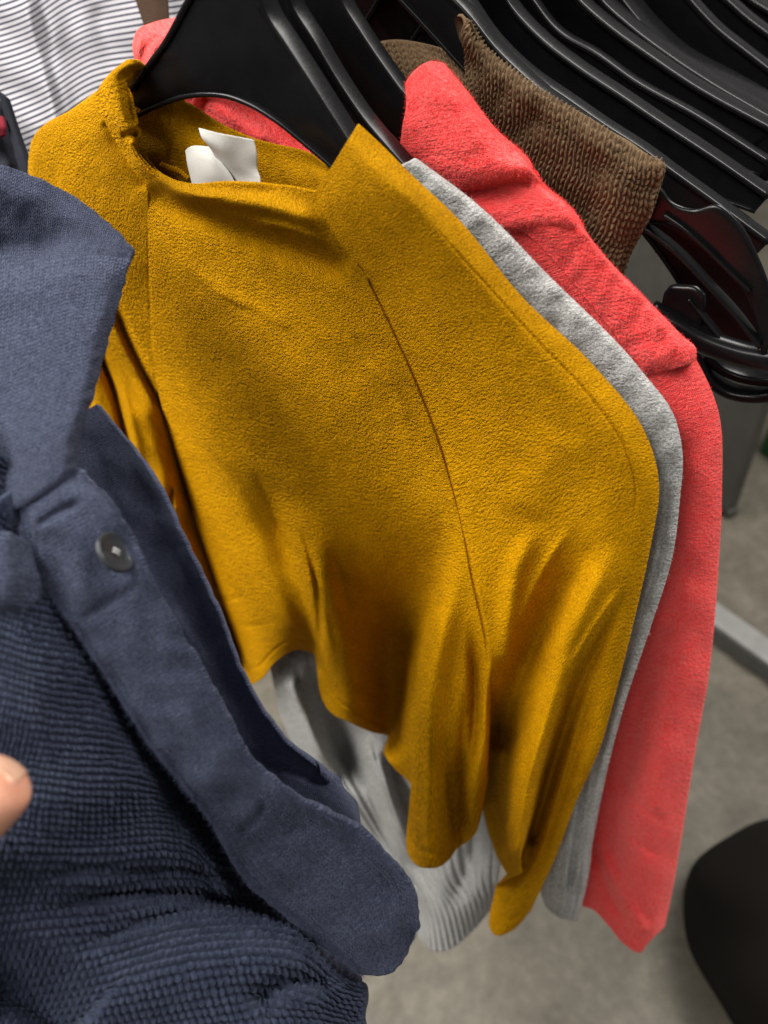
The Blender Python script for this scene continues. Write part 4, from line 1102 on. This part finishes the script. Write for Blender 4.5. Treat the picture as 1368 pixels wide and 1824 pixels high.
N7 = [[(-60, 960, .318), (20, 950, .320), (60, 975, .332)], [(-60, 1030, .312), (30, 1020, .316), (80, 1040, .334)], [(-60, 1090, .312), (40, 1085, .320), (95, 1090, .344)], [(-50, 1110, .316), (45, 1116, .330), (84, 1112, .350)]]
knit_sheet('inner_tab', N7, 90, 90, M_NAVY, .003, seed=37)

# button
def lathe(prof, c, ax, k=40):
    ax = ax / np.linalg.norm(ax); a = np.cross(ax, [0, 0, 1.0]); a /= np.linalg.norm(a); b2 = np.cross(ax, a)
    an = np.linspace(0, 2 * math.pi, k, endpoint=False)
    V = np.array([[c + ax * h + (a * math.cos(t) + b2 * math.sin(t)) * r for t in an] for r, h in prof]).reshape(-1, 3)
    I = np.arange(len(prof) * k).reshape(-1, k); J = np.roll(I, -1, 1)
    return V, np.stack([I[:-1], J[:-1], J[1:], I[1:]], -1).reshape(-1, 4), None
i_ = np.argmin((xn3 - 205)**2 + (yn3 - 985)**2)
bc = PN3.reshape(-1, 3)[i_]
ray = (bc - CAM) / np.linalg.norm(bc - CAM)
bn = -ray * .48 + .90 * (.80 * Xv - .55 * Yv)
bn /= np.linalg.norm(bn)
bc = bc - ray * .004
R = .0101
M_BUTTON = plastic('button_resin', (0.024, 0.026, 0.030), 0.16)
bt = join_mesh('button', [lathe([(1e-5, -.001), (R * .9, -.001), (R, 0), (R, .0010), (R * .93, .0018), (R * .82, .0018), (R * .74, .0010), (R * .3, .0006), (1e-5, .0005)], bc, bn)], M_BUTTON, navy)
pa = np.cross(bn, [0, 0, 1.0]); pa /= np.linalg.norm(pa); pb = np.cross(bn, pa)
thr = []
for sx in (-1, 1):
    c0 = bc + bn * .0009 + pa * sx * .0009
    thr.append(tube_piece(np.array([c0 - pb * .0019, c0 - pb * .0010 + bn * .0005, c0 + pb * .0010 + bn * .0005, c0 + pb * .0019]), .00036, 8))
join_mesh('thread', thr, plain_mat('white_thread', (0.6, 0.6, 0.6), 0.8), bt)

# ================================================================== LEFT BACKGROUND
tee = empty('striped_shirt', 'white shirt with thin navy stripes at the top left, behind the mustard shoulder', 'shirt', None)
Tr = [
 [(-80, -60, .90), (30, -90, .88), (110, -130, .90), (240, -160, .90), (380, -190, .90)],
 [(-60, 40, .90), (40, 10, .885), (120, -40, .905), (255, -72, .90), (390, -100, .90)],
 [(-40, 120, .89), (55, 90, .88), (140, 40, .905), (270, 10, .90), (390, -10, .90)],
 [(0, 190, .88), (75, 160, .875), (160, 110, .90), (275, 90, .90), (390, 70, .90)],
 [(28, 260, .87), (92, 232, .865), (175, 182, .89), (280, 165, .89), (390, 150, .90)],
 [(48, 330, .86), (110, 300, .855), (190, 255, .88), (290, 240, .88), (390, 230, .90)],
 [(70, 420, .86), (130, 390, .855), (210, 340, .88), (300, 330, .88), (390, 320, .90)],
]
x, y, d = patch(Tr, 260, 260)
d += fold(x, y, [(38, -40), (62, 60), (88, 150), (112, 260)], 22, -.018) + fold(x, y, [(60, -20), (84, 90), (108, 190), (125, 280)], 12, .010) + fold(x, y, [(175, 0), (195, 80), (205, 180)], 22, .006) + waves(x, y, .004, 90, seed=41)
sheet('shirt_front', P_d(x, y, d * .75), M_STRIPE, tee, .0015)
bs = empty('brown_strap', 'dark brown cloth strap hanging in front of the striped shirt, top left', 'strap', None)
x, y, d = patch([[(225, -60, .85), (260, -60, .845), (292, -60, .85)], [(243, 0, .85), (270, 0, .845), (296, 0, .85)], [(258, 45, .85), (280, 45, .845), (300, 45, .85)], [(280, 120, .85), (300, 120, .845), (318, 120, .85)]], 40, 80)
sheet('strap_band', P_d(x, y, d * .755), M_DARKBROWN, bs, .004)
bk = empty('black_garment', 'black garment with a narrow strap edge at the left, beside the striped shirt', 'garment', None)
x, y, d = patch([[(-90, 150, .82), (-20, 165, .82), (6, 185, .83)], [(-90, 230, .82), (-5, 235, .80), (20, 250, .83)], [(-90, 300, .80), (20, 300, .79), (46, 305, .82)], [(-90, 420, .80), (20, 420, .79), (75, 420, .82)]], 80, 100)
d += waves(x, y, .006, 60, seed=43)
sheet('garment_body', P_d(x, y, d * .75), M_DARKCLOTH, bk, .004)
x, y, d = patch([[(-4, 165, .78), (6, 170, .776), (16, 176, .78)], [(14, 225, .78), (26, 230, .776), (36, 236, .78)], [(34, 300, .77), (46, 300, .766), (58, 302, .77)], [(60, 400, .77), (72, 400, .766), (84, 400, .77)]], 24, 90)
sheet('strap', P_d(x, y, d * .75), M_DARKCLOTH, bk, .003)
rd = empty('red_garment', 'sliver of a dark red garment at the left edge beside the black strap', 'garment', None)
x, y, d = patch([[(-90, 200, .775), (-30, 205, .772), (3, 208, .775)], [(-90, 225, .772), (-30, 226, .768), (6, 226, .772)], [(-90, 245, .775), (-30, 242, .772), (5, 240, .775)]], 50, 40)
sheet('garment_fold', P_d(x, y, d * .75), M_RED, rd, .004)

# ================================================================== BLACK BAG ON THE FLOOR
bag = empty('black_bag', 'soft black bag standing on the floor in the lower right corner', 'bag', None)
cB = P_floor(np.array([1432.]), np.array([1700.]), 0.0)[0]
th_ = np.linspace(0, 2 * math.pi, 96, endpoint=False); ph = np.linspace(0, 1, 50)
VB = []
for p in ph:
    hh = 0.36 * p
    rr = 0.17 * (1 - 0.75 * max(0, p - 0.35)**1.6 / 0.65**1.6) * (0.86 + 0.14 * min(1, p / 0.12))
    for t in th_:
        q = (abs(math.cos(t))**2.6 + abs(math.sin(t))**2.6) ** (-1 / 2.6)
        r2_ = rr * q * (1 + 0.035 * math.sin(3 * t + 5 * p) + 0.02 * math.sin(7 * t - 9 * p))
        VB.append((cB[0] + r2_ * math.cos(t) * 1.12, cB[1] + r2_ * math.sin(t) * 0.95, hh))
VB = np.array(VB); I = np.arange(50 * 96).reshape(50, 96); J = np.roll(I, -1, 1)
fB = np.stack([I[:-1], J[:-1], J[1:], I[1:]], -1).reshape(-1, 4)
VB = np.concatenate([VB, [[cB[0], cB[1], 0.37], [cB[0], cB[1], 0.0]]])
tB = [(4800, I[-1, j], I[-1, (j + 1) % 96]) for j in range(96)] + [(4801, I[0, (j + 1) % 96], I[0, j]) for j in range(96)]
join_mesh('bag_body', [(VB, fB, np.array(tB))], M_BAG, bag)
for sx in (-1, 1):
    a = np.linspace(0, math.pi, 30)
    hc = np.stack([cB[0] + 0.07 * np.cos(a), cB[1] + sx * 0.05 + 0 * a, 0.30 + 0.13 * np.sin(a)], 1)
    join_mesh('handle', [tube_piece(hc, 0.007)], M_BAG, bag)

# ================================================================== HAND
def skin_mat():
    m, nt, b = new_mat('skin')
    tc = nd(nt, 'ShaderNodeTexCoord').outputs['Object']
    nt.links.new(ramp(nt, noise(nt, tc, 90, 4), [(0.3, (0.56, 0.25, 0.16)), (0.7, (0.68, 0.34, 0.23))]), b.inputs['Base Color'])
    b.inputs['Roughness'].default_value = 0.5; b.inputs['Subsurface Weight'].default_value = 0.15
    b.inputs['Subsurface Radius'].default_value = (0.006, 0.002, 0.001); b.inputs['Subsurface Scale'].default_value = 1.0
    bp = nd(nt, 'ShaderNodeBump'); bp.inputs['Distance'].default_value = 0.0004; bp.inputs['Strength'].default_value = 0.5
    nt.links.new(noise(nt, scaled(nt, tc, (1, 1, 2.5)), 900, 3), bp.inputs['Height']); nt.links.new(bp.outputs[0], b.inputs['Normal'])
    return m
pers = empty('person', 'hand coming in at the left edge, thumb resting on the navy cardigan', 'person', None)
def pt(x, y, d): return P_d(np.array([x]), np.array([y]), np.array([d]))[0]
J_ = {'wrist': (pt(-560, 1750, .34), .026), 'palm': (pt(-400, 1650, .325), .027),
      't0': (pt(-300, 1640, .295), .016), 't1': (pt(-175, 1560, .275), .0128), 't2': (pt(-80, 1480, .268), .0148), 't3': (pt(-10, 1406, .266), .0148), 't4': (pt(18, 1374, .266), .0128)}
fing = {'a': [(-290, 1500, .34), (-150, 1440, .37), (-70, 1420, .385), (-20, 1410, .39)],
        'b': [(-270, 1570, .345), (-120, 1530, .39), (-30, 1510, .405), (30, 1500, .41)],
        'c': [(-275, 1640, .355), (-130, 1620, .40), (-50, 1600, .42), (0, 1590, .425)],
        'd': [(-300, 1710, .36), (-190, 1700, .40), (-130, 1690, .42), (-90, 1680, .425)]}
verts, rad, edges = [], [], []
def addv(p, r): verts.append(tuple(p)); rad.append(r); return len(verts) - 1
iw = addv(*J_['wrist']); ip = addv(*J_['palm']); edges.append((iw, ip))
prev = ip
for k in ('t0', 't1', 't2', 't3', 't4'):
    i = addv(*J_[k]); edges.append((prev, i)); prev = i
for k, chain in fing.items():
    prev = ip
    for n_, (px, py, dd) in enumerate(chain):
        i = addv(pt(px, py, dd), (.0115, .0098, .0088, .0078)[n_] * (0.9 if k == 'd' else 1)); edges.append((prev, i)); prev = i
me = bpy.data.meshes.new('hand'); me.from_pydata(verts, edges, [])
ho = link('hand', me, skin_mat(), pers)
sk = ho.modifiers.new('skin', 'SKIN'); sk.use_smooth_shade = True
for i, r in enumerate(rad): me.skin_vertices[0].data[i].radius = (r, r)
me.skin_vertices[0].data[0].use_root = True
sb = ho.modifiers.new('sub', 'SUBSURF'); sb.levels = 3; sb.render_levels = 3
# thumb nail on the far upper side of the tip
m_nail, nt_, b_n = new_mat('nail'); b_n.inputs['Base Color'].default_value = (0.66, 0.50, 0.33, 1); b_n.inputs['Roughness'].default_value = 0.3
nt_.links.new(ramp(nt_, noise(nt_, nd(nt_, 'ShaderNodeTexCoord').outputs['Object'], 200, 2), [(0.3, (0.56, 0.31, 0.21)), (0.7, (0.64, 0.39, 0.27))]), b_n.inputs['Base Color'])
na, nb, nc = patch([[(-22, 1372, .262), (6, 1358, .262), (34, 1352, .262), (54, 1372, .262)], [(-22, 1368, .272), (6, 1352, .272), (36, 1346, .272), (58, 1368, .272)], [(-20, 1372, .282), (6, 1360, .282), (34, 1356, .282), (54, 1374, .282)]], 24, 24)
nv_ = P_d(na, nb, nc); nm = fast_mesh('thumb_nail', nv_.reshape(-1, 3), np.array([(i * 24 + j, i * 24 + j + 1, i * 24 + j + 25, i * 24 + j + 24) for i in range(23) for j in range(23)]))
no = link('thumb_nail', nm, m_nail, pers)
sw = no.modifiers.new('fit', 'SHRINKWRAP'); sw.target = ho; sw.wrap_method = 'NEAREST_SURFACEPOINT'; sw.wrap_mode = 'OUTSIDE_SURFACE'; sw.offset = .0004
so = no.modifiers.new('thick', 'SOLIDIFY'); so.thickness = .0005; so.offset = 0

# ================================================================== loose fibres on the woollens
fuzz(PC, 26000, M_CORAL, coral, .0022, seed=51)
fuzz(PC3, 14000, M_CORAL, coral, .0026, seed=52)
fuzz(PC2, 9000, M_CORAL, coral, .0022, seed=53)
fuzz(PG1, 22000, M_GREY, grey, .0024, seed=54)
fuzz(PN3, 26000, M_NAVY, navy, .0020, .00007, seed=55)
fuzz(PN1, 12000, M_NAVY, navy, .0014, .00007, seed=61)
fuzz(PN2, 16000, M_NAVY, navy, .0014, .00007, seed=56)
fuzz(PN3[:, :14], 9000, M_NAVY, navy, .0042, .00008, seed=71, out=.2)
fuzz(PN3[:, -10:], 4000, M_NAVY, navy, .0030, .00008, seed=72, out=.2)
fuzz(PN6, 22000, M_NAVYRIB, navy, .0024, .00007, seed=57)
fuzz(P3, 30000, M_MUST, must, .0011, .00008, seed=58)
fuzz(PBk, 9000, M_BROWN, brown, .0024, seed=59)
